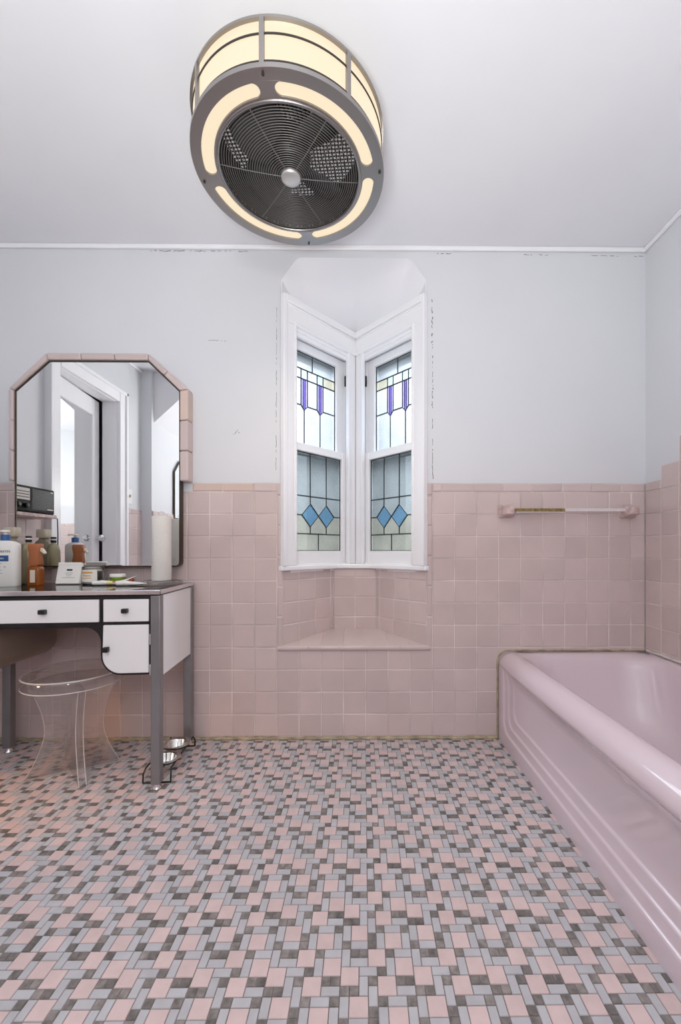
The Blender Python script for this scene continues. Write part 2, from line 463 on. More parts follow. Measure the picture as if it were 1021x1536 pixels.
# grimy grout line between the floor and the back wall
def wob(pts, r, name, m, seed):
    rnd = random.Random(seed); b = MB(); P = []; rs = []
    for (p, q) in zip(pts[:-1], pts[1:]):
        p = Vector(p); q = Vector(q); n = max(2, int((q-p).length/.02))
        for i in range(n):
            P.append(p.lerp(q, i/n) + Vector((rnd.uniform(-1,1), rnd.uniform(-.5,.5), rnd.uniform(-1,1)))*r*.18); rs.append(r*rnd.uniform(.7,1.25))
    P.append(Vector(pts[-1])); rs.append(r)
    b.tube(P, rs, 7); return struct(b.build(name, m, sharp=80))
wob([(XL+.01,YB-.001,.005),(.645,YB-.001,.005)], .0085, 'trim_4', M['grime'], 5)
ark = [(.647,YB-.002,.0),(.647,YB-.002,.365)] + [(x,YB-.002,z) for x,z in arc(.70,.374,.053,180,90,8)] + [(1.365,YB-.002,.426)]
wob(ark, .0042, 'trim_5', M['grime'], 6)
wob([(XR-.002,YB-.01,.428),(XR-.002,.45,.428)], .006, 'trim_6', M['peelpaint'], 7)

# ------------------------------------------------------------------ bay: walls, seat, hood, sill
uL = Vector((CX-AX, CY-YB, 0)); LB = uL.length; uL.normalize()
nL = Vector((-uL.y, uL.x, 0))     # outward
def PL(s, z, d): p = Vector((AX, YB, 0)) + uL*s + nL*d; return Vector((p.x, p.y, z))
def PRt(s, z, d): p = PL(s, z, d); return Vector((2*CX-p.x, p.y, z))
bay = MB()
for P in (PL, PRt):
    bay.fbox(P, .03, LB+.13, -.05, .81, .006, .13)
    bay.fbox(P, .010, LB+.13, 2.14, ZC+.1, .006, .13)
    bay.fbox(P, .03, .05, .80, 2.15, .012, .16)
    bay.fbox(P, .485, LB+.115, .80, 2.15, .012, .13)
wall_bay = struct(bay.build('wall_bay', M['wall']))
# hood: plaster vault running from the opening down to the window heads
hd = MB()
def resample(pts, n):
    d = [0]
    for a,b in zip(pts[:-1],pts[1:]): d.append(d[-1]+math.hypot(*(b[i]-a[i] for i in range(len(a)))))
    out = []
    for k in range(n+1):
        t_ = d[-1]*k/n; i = 0
        while i < len(d)-2 and d[i+1] < t_: i += 1
        f = (t_-d[i])/((d[i+1]-d[i]) or 1); f = min(max(f,0),1)
        out.append(tuple(pts[i][j]+(pts[i+1][j]-pts[i][j])*f for j in range(len(pts[i]))))
    return out
nP, nQ = 60, 14
fr = resample(hp, nP)
bk0 = [(AX-.008,YB+.01),(CX,CY),(BX+.008,YB+.01)]
bk = []
for k in range(nP+1):
    u_ = min(1, max(0, (k/nP-.055)/.89))
    (xa,ya),(xb,yb),f_ = (bk0[0],bk0[1],u_*2) if u_ < .5 else (bk0[1],bk0[2],u_*2-1)
    bk.append((xa+(xb-xa)*f_, ya+(yb-ya)*f_))
vs = []
for k in range(nQ+1):
    f = k/nQ
    for (x,z),(bx,by) in zip(fr,bk):
        # gentle cove: drops a little faster towards the windows
        g = f
        vs.append((x+(bx-x)*g, (YP-.0005)+(by-YP)*g, z+(2.140-z)*(f**1.25)))
fs = [(k*(nP+1)+i, k*(nP+1)+i+1, (k+1)*(nP+1)+i+1, (k+1)*(nP+1)+i) for k in range(nQ) for i in range(nP)]
hd.add(vs, fs)
hd.build('bay_hood', M['ceil'], wall_bay, sharp=80)
# tiled niche under the sill
sN = .345
n1, n2 = PL(sN,0,0), PRt(sN,0,0)
t = MB()
PLi = lambda u,v,w: PL(u, v, .0045-w); PRi = lambda u,v,w: PRt(u, v, .0045-w)
tile_field(t, PLi, [(0,sN,.44,.812)], 0, ZCAP0); tile_field(t, PRi, [(0,sN,.44,.812)], 0, ZCAP0)
wN = (n2.x-n1.x)/2
Pn = lambda u,v,w: Vector((u, n1.y+.0045-w, v))
for i in range(2):
    for v0 in (.44,.55,.658,.765):
        v1 = {.44:.55,.55:.658,.658:.765,.765:.812}[v0]
        tile(t, Pn, n1.x+i*wN, n1.x+(i+1)*wN, v0, v1)
t.add([Pn(n1.x,.44,.0027),Pn(n2.x,.44,.0027),Pn(n2.x,.812,.0027),Pn(n1.x,.812,.0027)], [(0,1,2,3)], 1)
t.build('niche_tile', [M['tile'], M['grout']], wall_bay, flat=True)
# sloping tiled seat of the niche with a rounded front edge
t = MB()
zs = lambda y: .452 + (y-YB)/(n1.y-YB)*.035
def ylim(x):
    if x < n1.x: return YB + (x-AX)/(n1.x-AX)*(n1.y-YB)
    if x > n2.x: return YB + (BX-x)/(BX-n2.x)*(n1.y-YB)
    return n1.y
xs = sorted(set([AX+.001, n1.x, n2.x, BX-.001] + [CX+(k-.5)*TP for k in range(-3,5) if AX < CX+(k-.5)*TP < BX]))
k = 0; cuts = [AX+.001]+[CX+(i-.5)*TP for i in range(-2,4)]+[BX-.001]
for x0,x1 in zip(cuts[:-1],cuts[1:]):
    mid = [x for x in (n1.x,n2.x) if x0 < x < x1]
    g = .0012
    back = [(x, ylim(x)-.001) for x in ([x1-g]+mid[::-1]+[x0+g])]
    poly = [(x0+g,YB-.002),(x1-g,YB-.002)] + back
    poly = [p for p in poly]
    t.add([(x,y,zs(y)) for x,y in poly] + [(x,y,zs(y)-.012) for x,y in poly],
          [tuple(range(len(poly)))] + [(i,(i+1)%len(poly),len(poly)+(i+1)%len(poly),len(poly)+i) for i in range(len(poly))], 0)
bl = [(AX,YB),(BX,YB),(n2.x,n1.y),(n1.x,n1.y)]
t.add([(x,y,zs(y)-.0025) for x,y in bl]+[(x,y,.43) for x,y in bl], [(0,1,2,3),(4,5,6,7),(0,1,5,4)], 1)
ed = [(YB-.002-.010*math.sin(R(a)), .440+.0125*math.cos(R(a))) for a in range(0,181,20)]
ed = [(y, z) for y,z in ed] + [(YB+.004,.4275),(YB+.004,.4525)]
for i in range(5):
    x0 = -.412+i*.1468; x1 = min(x0+.1454,.328)
    t.prism(ed, lambda y,z,x: Vector((x,y,z)), x0, x1)
t.build('niche_seat', [M['tile'], M['grout']], wall_bay, sharp=30)
# white stool (sill) following the three faces
sl = MB()
o1 = PL(sN,0,-.018); o2 = PRt(sN,0,-.018)
p0 = PL(-.006,0,-.020); p3 = PRt(-.006,0,-.020)
poly = [(p0.x-.004,p0.y),(o1.x+.012,o1.y-.004),(o2.x-.012,o2.y-.004),(p3.x+.004,p3.y),(.335,YB+.012),(.30,YB+.03),(CX,CY+.02),(-.40,YB+.03),(-.427,YB+.012)]
sl.prism(poly, ID, .812, .836)
struct(sl.build('trim_8', M['wood'], bevel=.006, seg=3))

# ------------------------------------------------------------------ bay windows
def pane_poly(mb, P, poly, d, m): mb.add([P(a,z,d) for a,z in poly], [tuple(range(len(poly)))], m)
def came(mb, P, a, b, d, w=.0045, m=0):
    (a0,z0),(a1,z1) = a, b; l = math.hypot(a1-a0,z1-z0); nx, nz = -(z1-z0)/l*w/2, (a1-a0)/l*w/2
    mb.prism([(a0+nx,z0+nz),(a0-nx,z0-nz),(a1-nx,z1-nz),(a1+nx,z1+nz)], P, d-.003, d+.003, m)
def bay_window(idx, P, side):
    k = .985
    S0, S1 = .052, .486
    root = MB()
    # casing boards with back-band and inner bead
    Z0, Z1 = .836, 2.142
    HB = 2.022
    root.fbox(P, .0, .076, Z0, HB, -.014, .010)
    root.fbox(P, -.006, .016, Z0, Z1+.004, -.026, .004)
    root.fbox(P, .066, .080, Z0, HB, -.020, .004)
    root.fbox(P, .450, LB-.012, Z0, HB, -.012, .012)
    root.fbox(P, .4445, .458, Z0, HB, -.019, .004)
    root.fbox(P, .0, LB-.012, HB, Z1, -.014, .010)
    root.fbox(P, .010, LB-.026, Z1-.030, Z1+.006, -.028, .004)
    root.fbox(P, .010, LB-.022, Z1-.040, Z1-.030, -.020, .004)
    root.fbox(P, .066, LB-.02, HB-.004, HB+.012, -.021, .004)
    win = struct(root.build('window_%d' % idx, M['wood'], bevel=.004, seg=3))
    # jambs, head and stops
    j = MB()
    j.fbox(P, S0-.012, S0, Z0, 2.03, -.002, .125); j.fbox(P, S1, S1+.012, Z0, 2.03, -.002, .125)
    j.fbox(P, S0, S1, 2.005, 2.03, -.002, .125)
    j.fbox(P, S0, S1, 1.985, 2.008, .004, .020); j.fbox(P, S1-.012, S1, Z0, 2.0, .004, .016); j.fbox(P, S0, S0+.012, Z0, 2.0, .004, .016)
    j.fbox(P, S1-.010, S1, 1.46, 2.0, .048, .058); j.fbox(P, S0, S0+.010, 1.46, 2.0, .048, .058)
    j.fbox(P, S0, S1, .80, .842, .0, .125)
    j.build('jamb', M['wood'], win, bevel=.002)
    # exterior shell: storm frame that shades the edges of the glass
    e = MB()
    e.fbox(P, S0-.03, S0+.012, .80, 2.05, .125, .235); e.fbox(P, S1-.030, S1+.04, .80, 2.05, .092, .36)
    e.fbox(P, S0, S1, 1.958, 2.05, .125, .170); e.fbox(P, S0, S1, .76, .85, .125, .235)
    e.fbox(P, S0, S1, 1.425, 1.462, .100, .125)
    e.build('storm_frame', M['ext'], win)
    sc = MB(); sc.add([P(S0,.85,.112),P(S1,.85,.112),P(S1,1.44,.112),P(S0,1.44,.112)], [(0,1,2,3)])
    sc.build('insect_screen', M['screen'], win)
    # upper sash
    a0, a1 = .085*k, .423*k; zb, zt = 1.452, 1.952; d = .068
    us = MB()
    us.fbox(P, S0, a0, 1.43, 1.998, d-.018, d+.018); us.fbox(P, a1, S1, 1.43, 1.998, d-.018, d+.018)
    us.fbox(P, a0, a1, zt, 1.998, d-.018, d+.018); us.fbox(P, a0, a1, 1.425, zb, d-.012, d+.018)
    up = us.build('upper_sash', M['wood'], win, bevel=.003)
    g = MB(); c_ = (a0+a1)/2; A1, A2, w = c_-.0556, c_+.0556, .0215
    b0, b1, zs_, tip = 1.815, 1.866, 1.675, 1.652
    far = a1  # corner side
    def rc(x0,x1,z0,z1,m): pane_poly(g, P, [(x0,z0),(x1,z0),(x1,z1),(x0,z1)], d, m)
    rc(a0,c_,b1,zt,1); rc(c_,a1,b1,zt,1)
    rc(a0,A1-w,b0,b1,1); rc(A1-w,A1+w,b0,b1,2); rc(A1+w,A2-w,b0,b1,1); rc(A2-w,A2+w,b0,b1,2); rc(A2+w,a1,b0,b1,3)
    rc(a0,A1-w,zs_,b0,1); rc(A1+w,A2-w,zs_,b0,1); rc(A2+w,a1,zs_,b0,1)
    for A in (A1,A2):
        q = w*.36
        pane_poly(g, P, [(A-w,zs_),(A-q,zs_-(zs_-tip)*.64),(A-q,b0),(A-w,b0)], d, 4)
        pane_poly(g, P, [(A-q,zs_-(zs_-tip)*.64),(A,tip),(A+q,zs_-(zs_-tip)*.64),(A+q,b0),(A-q,b0)], d, 5)
        pane_poly(g, P, [(A+q,zs_-(zs_-tip)*.64),(A+w,zs_),(A+w,b0),(A+q,b0)], d, 4)
        for x in (A-w,A+w): came(g, P, (x,zs_), (x,b1), d)
        for x in (A-q,A+q): came(g, P, (x,zs_-.012), (x,b0), d, .0022)
        came(g, P, (A-w,zs_), (A,tip), d); came(g, P, (A+w,zs_), (A,tip), d); came(g, P, (A,tip), (A,zb), d)
    pane_poly(g, P, [(a0,zb),(A1,zb),(A1,tip),(A1-w,zs_),(a0,zs_)], d, 1)
    pane_poly(g, P, [(A1,zb),(A2,zb),(A2,tip),(A2-w,zs_),(A1+w,zs_),(A1,tip)], d, 1)
    pane_poly(g, P, [(A2,zb),(a1,zb),(a1,zs_),(A2+w,zs_),(A2,tip)], d, 1)
    for z in (b0,b1): came(g, P, (a0,z), (a1,z), d)
    came(g, P, (c_,b1), (c_,zt), d)
    for x0,x1 in ((a0,A1-w),(A1+w,A2-w),(A2+w,a1)): came(g, P, (x0,zs_), (x1,zs_), d)
    for q in (((a0,zb),(a0,zt)),((a1,zb),(a1,zt)),((a0,zt),(a1,zt))): came(g, P, q[0], q[1], d, .008)
    g.build('leaded_glass', [M['lead'],M['g_clear'],M['g_aqua'],M['g_yellow'],M['g_lav'],M['g_violet']], up, recalc=False, flat=True)
    # lower sash
    a0, a1 = .103*k, .431*k; zb, zt = .908, 1.420; d = .033
    ls = MB()
    ls.fbox(P, S0, a0, .838, 1.460, d-.018, d+.014); ls.fbox(P, a1, S1-.002, .838, 1.460, d-.018, d+.014)
    ls.fbox(P, a0, a1, zt, 1.460, d-.018, d+.014); ls.fbox(P, a0, a1, .838, zb, d-.018, d+.014)
    lo = ls.build('lower_sash', M['wood'], win, bevel=.003)
    g = MB(); c_ = (a0+a1)/2; h = .0565; A1, A2 = c_-h, c_+h
    r0, r1, dm, dt, db = .998, 1.194, 1.095, 1.155, 1.035
    def pp(m, *pts): pane_poly(g, P, list(pts), d, m)
    pp(1,(a0,r1),(A1,r1),(A1,zt),(a0,zt)); pp(1,(A1,r1),(A2,r1),(A2,zt),(A1,zt)); pp(1,(A2,r1),(a1,r1),(a1,zt),(A2,zt))
    for A in (A1,A2): pp(3,(A-h,dm),(A,db),(A+h,dm),(A,dt))
    pp(1,(a0,dm),(A1-h,dm),(A1,dt),(A1,r1),(a0,r1)); pp(1,(A2+h,dm),(a1,dm),(a1,r1),(A2,r1),(A2,dt)); pp(1,(A1,dt),(c_,dm),(A2,dt),(A2,r1),(A1,r1))
    pp(2,(a0,r0),(A1,r0),(A1,db),(A1-h,dm),(a0,dm)); pp(2,(A2,r0),(a1,r0),(a1,dm),(A2+h,dm),(A2,db)); pp(2,(A1,r0),(A2,r0),(A2,db),(c_,dm),(A1,db))
    pp(2,(a0,zb),(c_,zb),(c_,r0),(a0,r0)); pp(2,(c_,zb),(a1,zb),(a1,r0),(c_,r0))
    for z in (r0,r1): came(g,P,(a0,z),(a1,z),d)
    for A in (A1,A2):
        came(g,P,(A,r0),(A,db),d); came(g,P,(A,dt),(A,zt),d)
        for q in (((A-h,dm),(A,db)),((A,db),(A+h,dm)),((A+h,dm),(A,dt)),((A,dt),(A-h,dm))): came(g,P,q[0],q[1],d)
    came(g,P,(a0,dm),(A1-h,dm),d); came(g,P,(A2+h,dm),(a1,dm),d); came(g,P,(c_,zb),(c_,r0),d)
    for q in (((a0,zb),(a0,zt)),((a1,zb),(a1,zt)),((a0,zt),(a1,zt)),((a0,zb),(a1,zb))): came(g,P,q[0],q[1],d,.007)
    g.build('leaded_glass', [M['lead'],M['g_low'],M['g_cream'],M['g_blue']], lo, recalc=False, flat=True)
    # small dark sash stop on the jamb
    s = MB(); s.fbox(P, S1-.013, S1-.0005, 1.855, 1.915, .028, .047)
    s.build('sash_stop', M['blackm'], win, bevel=.002)
bay_window(1, PL, 'left')
bay_window(2, PRt, 'right')

# ------------------------------------------------------------------ doorway in the left wall (seen in the mirror)
d = MB()
for (a,b,z0,z1,x) in ((DY0-.09,DY0,0,DZ+.09,.022),(DY1,DY1+.09,0,DZ+.09,.022),(DY0,DY1,DZ,DZ+.09,.022)):
    d.box(XL-.012,XL+x,a+.002,b-.002,z0,z1-.002)
d.box(XL-.012,XL+.034,DY0-.09,DY0-.066,0,DZ+.09); d.box(XL-.012,XL+.034,DY1+.066,DY1+.09,0,DZ+.09); d.box(XL-.012,XL+.034,DY0-.09,DY1+.09,DZ+.066,DZ+.09)
d.box(XL-.11,XL-.004,DY0-.012,DY0+.004,0,DZ); d.box(XL-.11,XL-.004,DY1-.004,DY1+.012,0,DZ); d.box(XL-.11,XL-.004,DY0,DY1,DZ-.004,DZ+.012)
door = struct(d.build('door_1', M['wood'], bevel=.004))
dl = MB()
rot = Matrix.Rotation(R(-7), 4, 'Z'); hinge = Vector((XL-.055, DY1-.006, 0))
def Pd(a, z, c): return hinge + rot @ Vector((-c, -a, z))     # a from the hinge, c outwards
Wd = DY1-DY0-.012
for (a0,a1,z0,z1) in ((0,.09,.01,2.0),(Wd-.09,Wd,.01,2.0),(.09,Wd-.09,1.88,2.0),(.09,Wd-.09,.01,.25)): dl.fbox(Pd,a0,a1,z0,z1,0,.035)
leaf = dl.build('door_leaf', M['wood'], door, bevel=.004)
g = MB(); g.fbox(Pd,.09,Wd-.09,.25,1.88,.010,.016); g.build('mirror_panel', M['mirror'], leaf)
kb = MB()
c0 = Pd(Wd-.045, 1.0, 0)
kb.tube([c0, c0+Vector((.03,0,0)), c0+Vector((.034,0,0)), c0+Vector((.05,0,0)), c0+Vector((.06,0,0))], [.008,.008,.024,.026,.014], 14)
kb.build('door_knob', M['chrome'], leaf)
h = MB(); h.box(XL-.75,XL-.74,.3,1.9,0,ZC); h.box(XL-.74,XL-.112,.3,.31,0,ZC); h.box(XL-.74,XL-.112,1.89,1.9,0,ZC); h.box(XL-.75,XL-.112,.3,1.9,-.02,-.01); h.box(XL-.75,XL-.112,.3,1.9,ZC,ZC+.01)
struct(h.build('wall_hall', M['hall']))

# ------------------------------------------------------------------ wall mirror with its tile surround
YM = 1.932
mi = [(-1.63,.839+.02)]+arc(-1.612,.857,.018,180,270,4)[0:]+arc(-.886,.857,.018,270,360,4)+[(-.868,1.658),(-1.013,1.797),(-1.474,1.797),(-1.63,1.658)]
mi = mi[1:]
mroot = thing('wall_mirror', 'large frameless vanity mirror with clipped upper corners above the dressing table', 'mirror', (-1.249,YM+.02,.839))
Pm = lambda a,b,c_: Vector((a+1.249, c_-YM-.02, b-.839))
g = MB(); g.prism(mi, Pm, YM, YM+.006); g.build('mirror_glass', M['mirror'], mroot)
bk_ = MB()
def off(poly, o):
    n = len(poly); out = []
    ar = sum(poly[i][0]*poly[(i+1)%n][1]-poly[(i+1)%n][0]*poly[i][1] for i in range(n))
    sg = 1 if ar > 0 else -1
    for i in range(n):
        p, q, r = Vector(poly[i-1]), Vector(poly[i]), Vector(poly[(i+1)%n])
        e1 = (q-p).normalized(); e2 = (r-q).normalized()
        m1 = Vector((e1.y,-e1.x))*sg; m2 = Vector((e2.y,-e2.x))*sg
        b = (m1+m2); b = b/ max(.2,(1+m1.dot(m2)))
        out.append(tuple(q+b*o))
    return out
mo = off(mi, .005)
n = len(mi)
bk_.add([Pm(a,b,YM-.003) for a,b in mi]+[Pm(a,b,YM-.003) for a,b in mo]+[Pm(a,b,YM+.03) for a,b in mo]+[Pm(a,b,YM+.03) for a,b in mi]+[Pm(a,b,YM) for a,b in mi],
        [(i,(i+1)%n,n+(i+1)%n,n+i) for i in range(n)]+[(n+i,n+(i+1)%n,2*n+(i+1)%n,2*n+i) for i in range(n)]+[(i,(i+1)%n,4*n+(i+1)%n,4*n+i) for i in range(n)]+[(tuple(range(3*n,4*n)))])
bk_.build('rim', M['bronze'], mroot)
ts = MB()
outer = [(-1.658,1.236),(-1.658,1.668),(-1.484,1.835),(-1.010,1.835),(-.823,1.668),(-.823,1.236)]
inner = [(-1.637,1.236),(-1.637,1.661),(-1.477,1.804),(-1.010,1.804),(-.862,1.661),(-.862,1.236)]
for i,(npc,) in enumerate(((3,),(1,),(3,),(2,),(3,))):
    for k in range(npc):
        f0, f1 = k/npc, (k+1)/npc
        lp = lambda A,f: (A[i][0]+(A[i+1][0]-A[i][0])*f, A[i][1]+(A[i+1][1]-A[i][1])*f)
        q = [lp(outer,f0),lp(outer,f1),lp(inner,f1),lp(inner,f0)]
        cx = sum(p[0] for p in q)/4; cz = sum(p[1] for p in q)/4
        l = math.hypot(q[1][0]-q[0][0], q[1][1]-q[0][1]); sh = 1-.0022/l
        q = [(cx+(x-cx)*sh, cz+(z-cz)*sh) for x,z in q]
        ts.prism(q, XZ, YM-.012, YP+.004, 1 if (i==4 and k==0) else 0)
struct(ts.build('trim_9', [M['tile'], M['cream']], bevel=.006, seg=3))

# small clipped mirror on the left rear wall (seen only in the big mirror)
m2 = thing('wall_mirror', 'narrow clipped-corner mirror reflected at the right edge of the large vanity mirror', 'mirror', (-1.734,-.17,1.206))
pm = [(-.30,0),(.30,0),(.30,.42),(.20,.53),(-.20,.53),(-.30,.42)]
g = MB(); g.prism(pm, lambda a,b,c_: Vector((c_,a,b)), .016, .020); g.build('mirror_glass', M['mirror'], m2)
g = MB(); g.prism(off(pm,.006), lambda a,b,c_: Vector((c_,a,b)), .008, .015); g.build('backing', M['bronze'], m2)

# ------------------------------------------------------------------ bathtub
tb = thing('bathtub', 'pink built-in bathtub with rolled rim and stepped apron along the right wall', 'bathtub', (1.01,1.21,0))
def Pt(p): return (p[0]-1.01, p[1]-1.21, p[2])
X0, X1, Y0t, Y1t = .652, 1.366, .45, 1.969
loops = [(.672,X1,Y0t,Y1t,.01,.340),(.660,X1,Y0t,Y1t,.01,.346)]
for i in range(11):
    a = R(90*i/10); loops.append((X0+.062*(1-math.cos(a)), X1, Y0t, Y1t, .01+.02*i/10, .359+.061*math.sin(a)))
loops += [(.722,1.345,.505,1.932,.06,.4205),(.732,1.338,.53,1.922,.10,.4175),(.741,1.334,.545,1.914,.13,.409),(.748,1.330,.555,1.905,.15,.395),
          (.757,1.326,.57,1.895,.16,.365),(.775,1.318,.62,1.865,.17,.26),(.80,1.305,.68,1.82,.17,.17),(.83,1.285,.74,1.77,.16,.115),(.88,1.24,.82,1.70,.14,.088),(.95,1.17,.92,1.60,.10,.08)]
b = MB(); nc = 10; N_ = 4*(nc+1)
vs = []
for (x0,x1,y0,y1_,r,z) in loops: vs += [Pt((x,y,z)) for x,y in rrect(x0,x1,y0,y1_,r,nc)]
fs = [(k*N_+i, k*N_+(i+1)%N_, (k+1)*N_+(i+1)%N_, (k+1)*N_+i) for k in range(len(loops)-1) for i in range(N_)]
fs.append(tuple(range((len(loops)-1)*N_, len(loops)*N_)))
b.add(vs, fs); basin = b.build('basin', M['tub'], tb, sharp=60)
# apron: stepped U shaped frame
b = MB()
prof = [(0,0),(.060,0),(.0645,.001),(.067,.0035),(.0685,.007),(.071,.008),(.100,.008),(.1045,.009),(.107,.0115),(.1085,.015),(.111,.016),(.144,.016),(.1485,.017),(.151,.0195),(.1525,.023),(.155,.024)]
def uloop(dd, dx, n=10):
    r = max(.005, .06-dd*.1) if dd > 0 else .002
    tops = [.362,.352,.340,.326,.310,.290]
    tap = lambda z: 1 if z < .29 else max(0,(1-((z-.29)/.072)**1.6))
    pts = [(Y1t-dd, z) for z in tops]
    pts += [(Y1t-dd-r+r*math.cos(R(-90*i/n)), dd+r+r*math.sin(R(-90*i/n))) for i in range(n+1)]
    pts += [(Y0t+dd+r-r*math.sin(R(90*i/n)), dd+r-r*math.cos(R(90*i/n))) for i in range(n+1)]
    pts += [(Y0t+dd, z) for z in tops[::-1]]
    return [Pt((X0+.0006+dx*tap(z), y, z)) for y,z in pts]
vs = []
for dd,dx in prof: vs += uloop(dd,dx)
nu = len(vs)//len(prof)
fs = [(k*nu+i, k*nu+i+1, (k+1)*nu+i+1, (k+1)*nu+i) for k in range(len(prof)-1) for i in range(nu-1)]
o = (len(prof)-1)*nu
fs += [(o+i, o+i+1, o+nu-2-i, o+nu-1-i) for i in range(nu//2-1)]
b.add(vs, fs)
b.build('apron', M['tub'], tb, sharp=50)
b = MB(); b.box(X0+.03-1.01,X1-1.01,Y0t-1.21,Y0t+.01-1.21,0,.36); b.build('end_panel', M['tub'], tb)

# ------------------------------------------------------------------ ceiling fan with ring light
FX, FY, FR = -.235, 1.322, .30
ZR = 2.125
fan = thing('ceiling_fan', 'round brushed nickel caged ceiling fan with glowing amber ring light', 'ceiling fan', (FX,FY,ZR), R(-4))
def cyl_arc(mb, r0, r1, z0, z1, a0, a1, n, m=0, rnd=0):
    """solid ring sector, optionally with rounded ends"""
    prof = []
    for i in range(n+1):
        a = a0+(a1-a0)*i/n; prof.append(a)
    vs = []
    for a in prof:
        ca, sa = math.cos(a), math.sin(a)
        vs += [(r0*ca,r0*sa,z0),(r1*ca,r1*sa,z0),(r1*ca,r1*sa,z1),(r0*ca,r0*sa,z1)]
    fs = [(4*i+j,4*i+(j+1)%4,4*i+4+(j+1)%4,4*i+4+j) for i in range(n) for j in range(4)]
    if abs(a1-a0) < 2*PI-1e-3: fs += [(0,1,2,3),(4*n,4*n+1,4*n+2,4*n+3)]
    mb.add(vs, fs, m)
# lower ring: nickel annulus with four rounded slots, each slot filled by a lit panel
ri, ra, rb, ro = .735*FR, .775*FR, .895*FR, FR
half = R(4.6)
rg = MB()
cyl_arc(rg, rb, ro, -.004, .009, 0, 2*PI, 128)
cyl_arc(rg, ri, ra, -.004, .014, 0, 2*PI, 128)
for k in range(4):
    c_ = k*PI/2; w_ = half
    # bridge with concave ends so that the slots read as rounded
    nb = 10; vs = []
    rr = (rb-ra)/2; rm = (ra+rb)/2
    for i in range(nb+1):
        r_ = ra-.0015+(rb-ra+.003)*i/nb
        ex = (rr-math.sqrt(max(0,rr*rr-(r_-rm)**2)))/r_
        for q in range(9):
            a = c_+(q/4-1)*(w_+ex); vs += [(r_*math.cos(a),r_*math.sin(a),-.0042),(r_*math.cos(a),r_*math.sin(a),.010)]
    fs = []
    for i in range(nb):
        for q in range(8):
            o_ = 18*i+2*q
            fs += [(o_,o_+18,o_+20,o_+2),(o_+1,o_+19,o_+21,o_+3)]
        for o_ in (18*i, 18*i+16): fs.append((o_,o_+18,o_+19,o_+1))
    for i in (0,nb):
        for q in range(8): o_ = 18*i+2*q; fs.append((o_,o_+2,o_+3,o_+1))
    rg.add(vs, fs)
rg.build('lower_ring', M['nickel'], fan, sharp=40)
for k in range(4):
    pn = MB(); a0 = k*PI/2+half*.5; cyl_arc(pn, ra-.006, rb+.006, .001, .008, a0, a0+PI/2-half, 40)
    pn.build('light_panel', M['lit'], fan)
for k in range(4):
    s = MB(); a = k*PI/2; s.lathe([(.004,-.008),(.0035,-.003)], 10, (.955*FR*math.cos(a),.955*FR*math.sin(a),0)); s.build('screw', M['fandark'], fan)
# drum shade
ZT = .127
sh = MB(); cyl_arc(sh, .962*FR, .972*FR, .009, ZT-.004, 0, 2*PI, 128); sh.build('drum_shade', M['lit'], fan, sharp=40)
ur = MB(); cyl_arc(ur, .964*FR, FR*1.0, ZT-.005, ZT+.002, 0, 2*PI, 128); ur.build('upper_ring', M['nickel'], fan, sharp=40)
for k in range(8):
    bb = MB(); a = k*PI/4+R(-90)
    P = lambda a_,b_,c_: Vector((a_*math.cos(a)-b_*math.sin(a), a_*math.sin(a)+b_*math.cos(a), c_))
    bb.fbox(P, .965*FR, FR*1.0, -.0065, .0065, .008, ZT-.002); bb.build('drum_bar', M['nickel'], fan, bevel=.001)
for zf in (.30,.85):
    hh = MB(); z = ZT*(1-zf); cyl_arc(hh, .968*FR, .982*FR, z-.0017, z+.0017, 0, 2*PI, 128); hh.build('hoop', M['fandark'], fan)
# inner cavity wall, top plate with perforated guard, motor, blades
iw = MB(); cyl_arc(iw, .735*FR, .75*FR, .004, ZT, 0, 2*PI, 96); iw.build('inner_wall', M['fandark'], fan, sharp=40)
tg = MB(); rt = .735*FR
st = .0125
k = -int(rt/st)
while k*st <= rt:
    x = k*st; hl = math.sqrt(max(0, rt*rt-x*x))
    if hl > .01:
        tg.box(x-.0021,x+.0021,-hl,hl,ZT-.004,ZT-.002); tg.box(-hl,hl,x-.0021,x+.0021,ZT-.002,ZT)
    k += 1
tg.build('top_guard', M['fandark'], fan)
mo_ = MB(); mo_.lathe([(.05,.03),(.062,.045),(.062,.10),(.05,ZT)], 32); mo_.build('motor', M['fandark'], fan)
for k in range(4):
    bl_ = MB(); a = R(52)+k*PI/2
    vs = []
    for i in range(9):
        r_ = .045+(.205-.045)*i/8
        w_ = .070*math.sin(PI*(.22+.62*i/8))+.008
        pit = R(34-14*i/8)
        for s in (-1,-.33,.33,1):
            lx = s*w_; z = .058+lx*math.sin(pit)+.006*(1-s*s)
            ly = lx*math.cos(pit)
            vs.append((r_*math.cos(a)-ly*math.sin(a), r_*math.sin(a)+ly*math.cos(a), z))
    fs = [(4*i+j,4*i+j+1,4*i+5+j,4*i+4+j) for i in range(8) for j in range(3)]
    bl_.add(vs, fs); ob = bl_.build('fan_blade', M['blade'], fan, sharp=80)
    so = ob.modifiers.new('thick','SOLIDIFY'); so.thickness = .0025
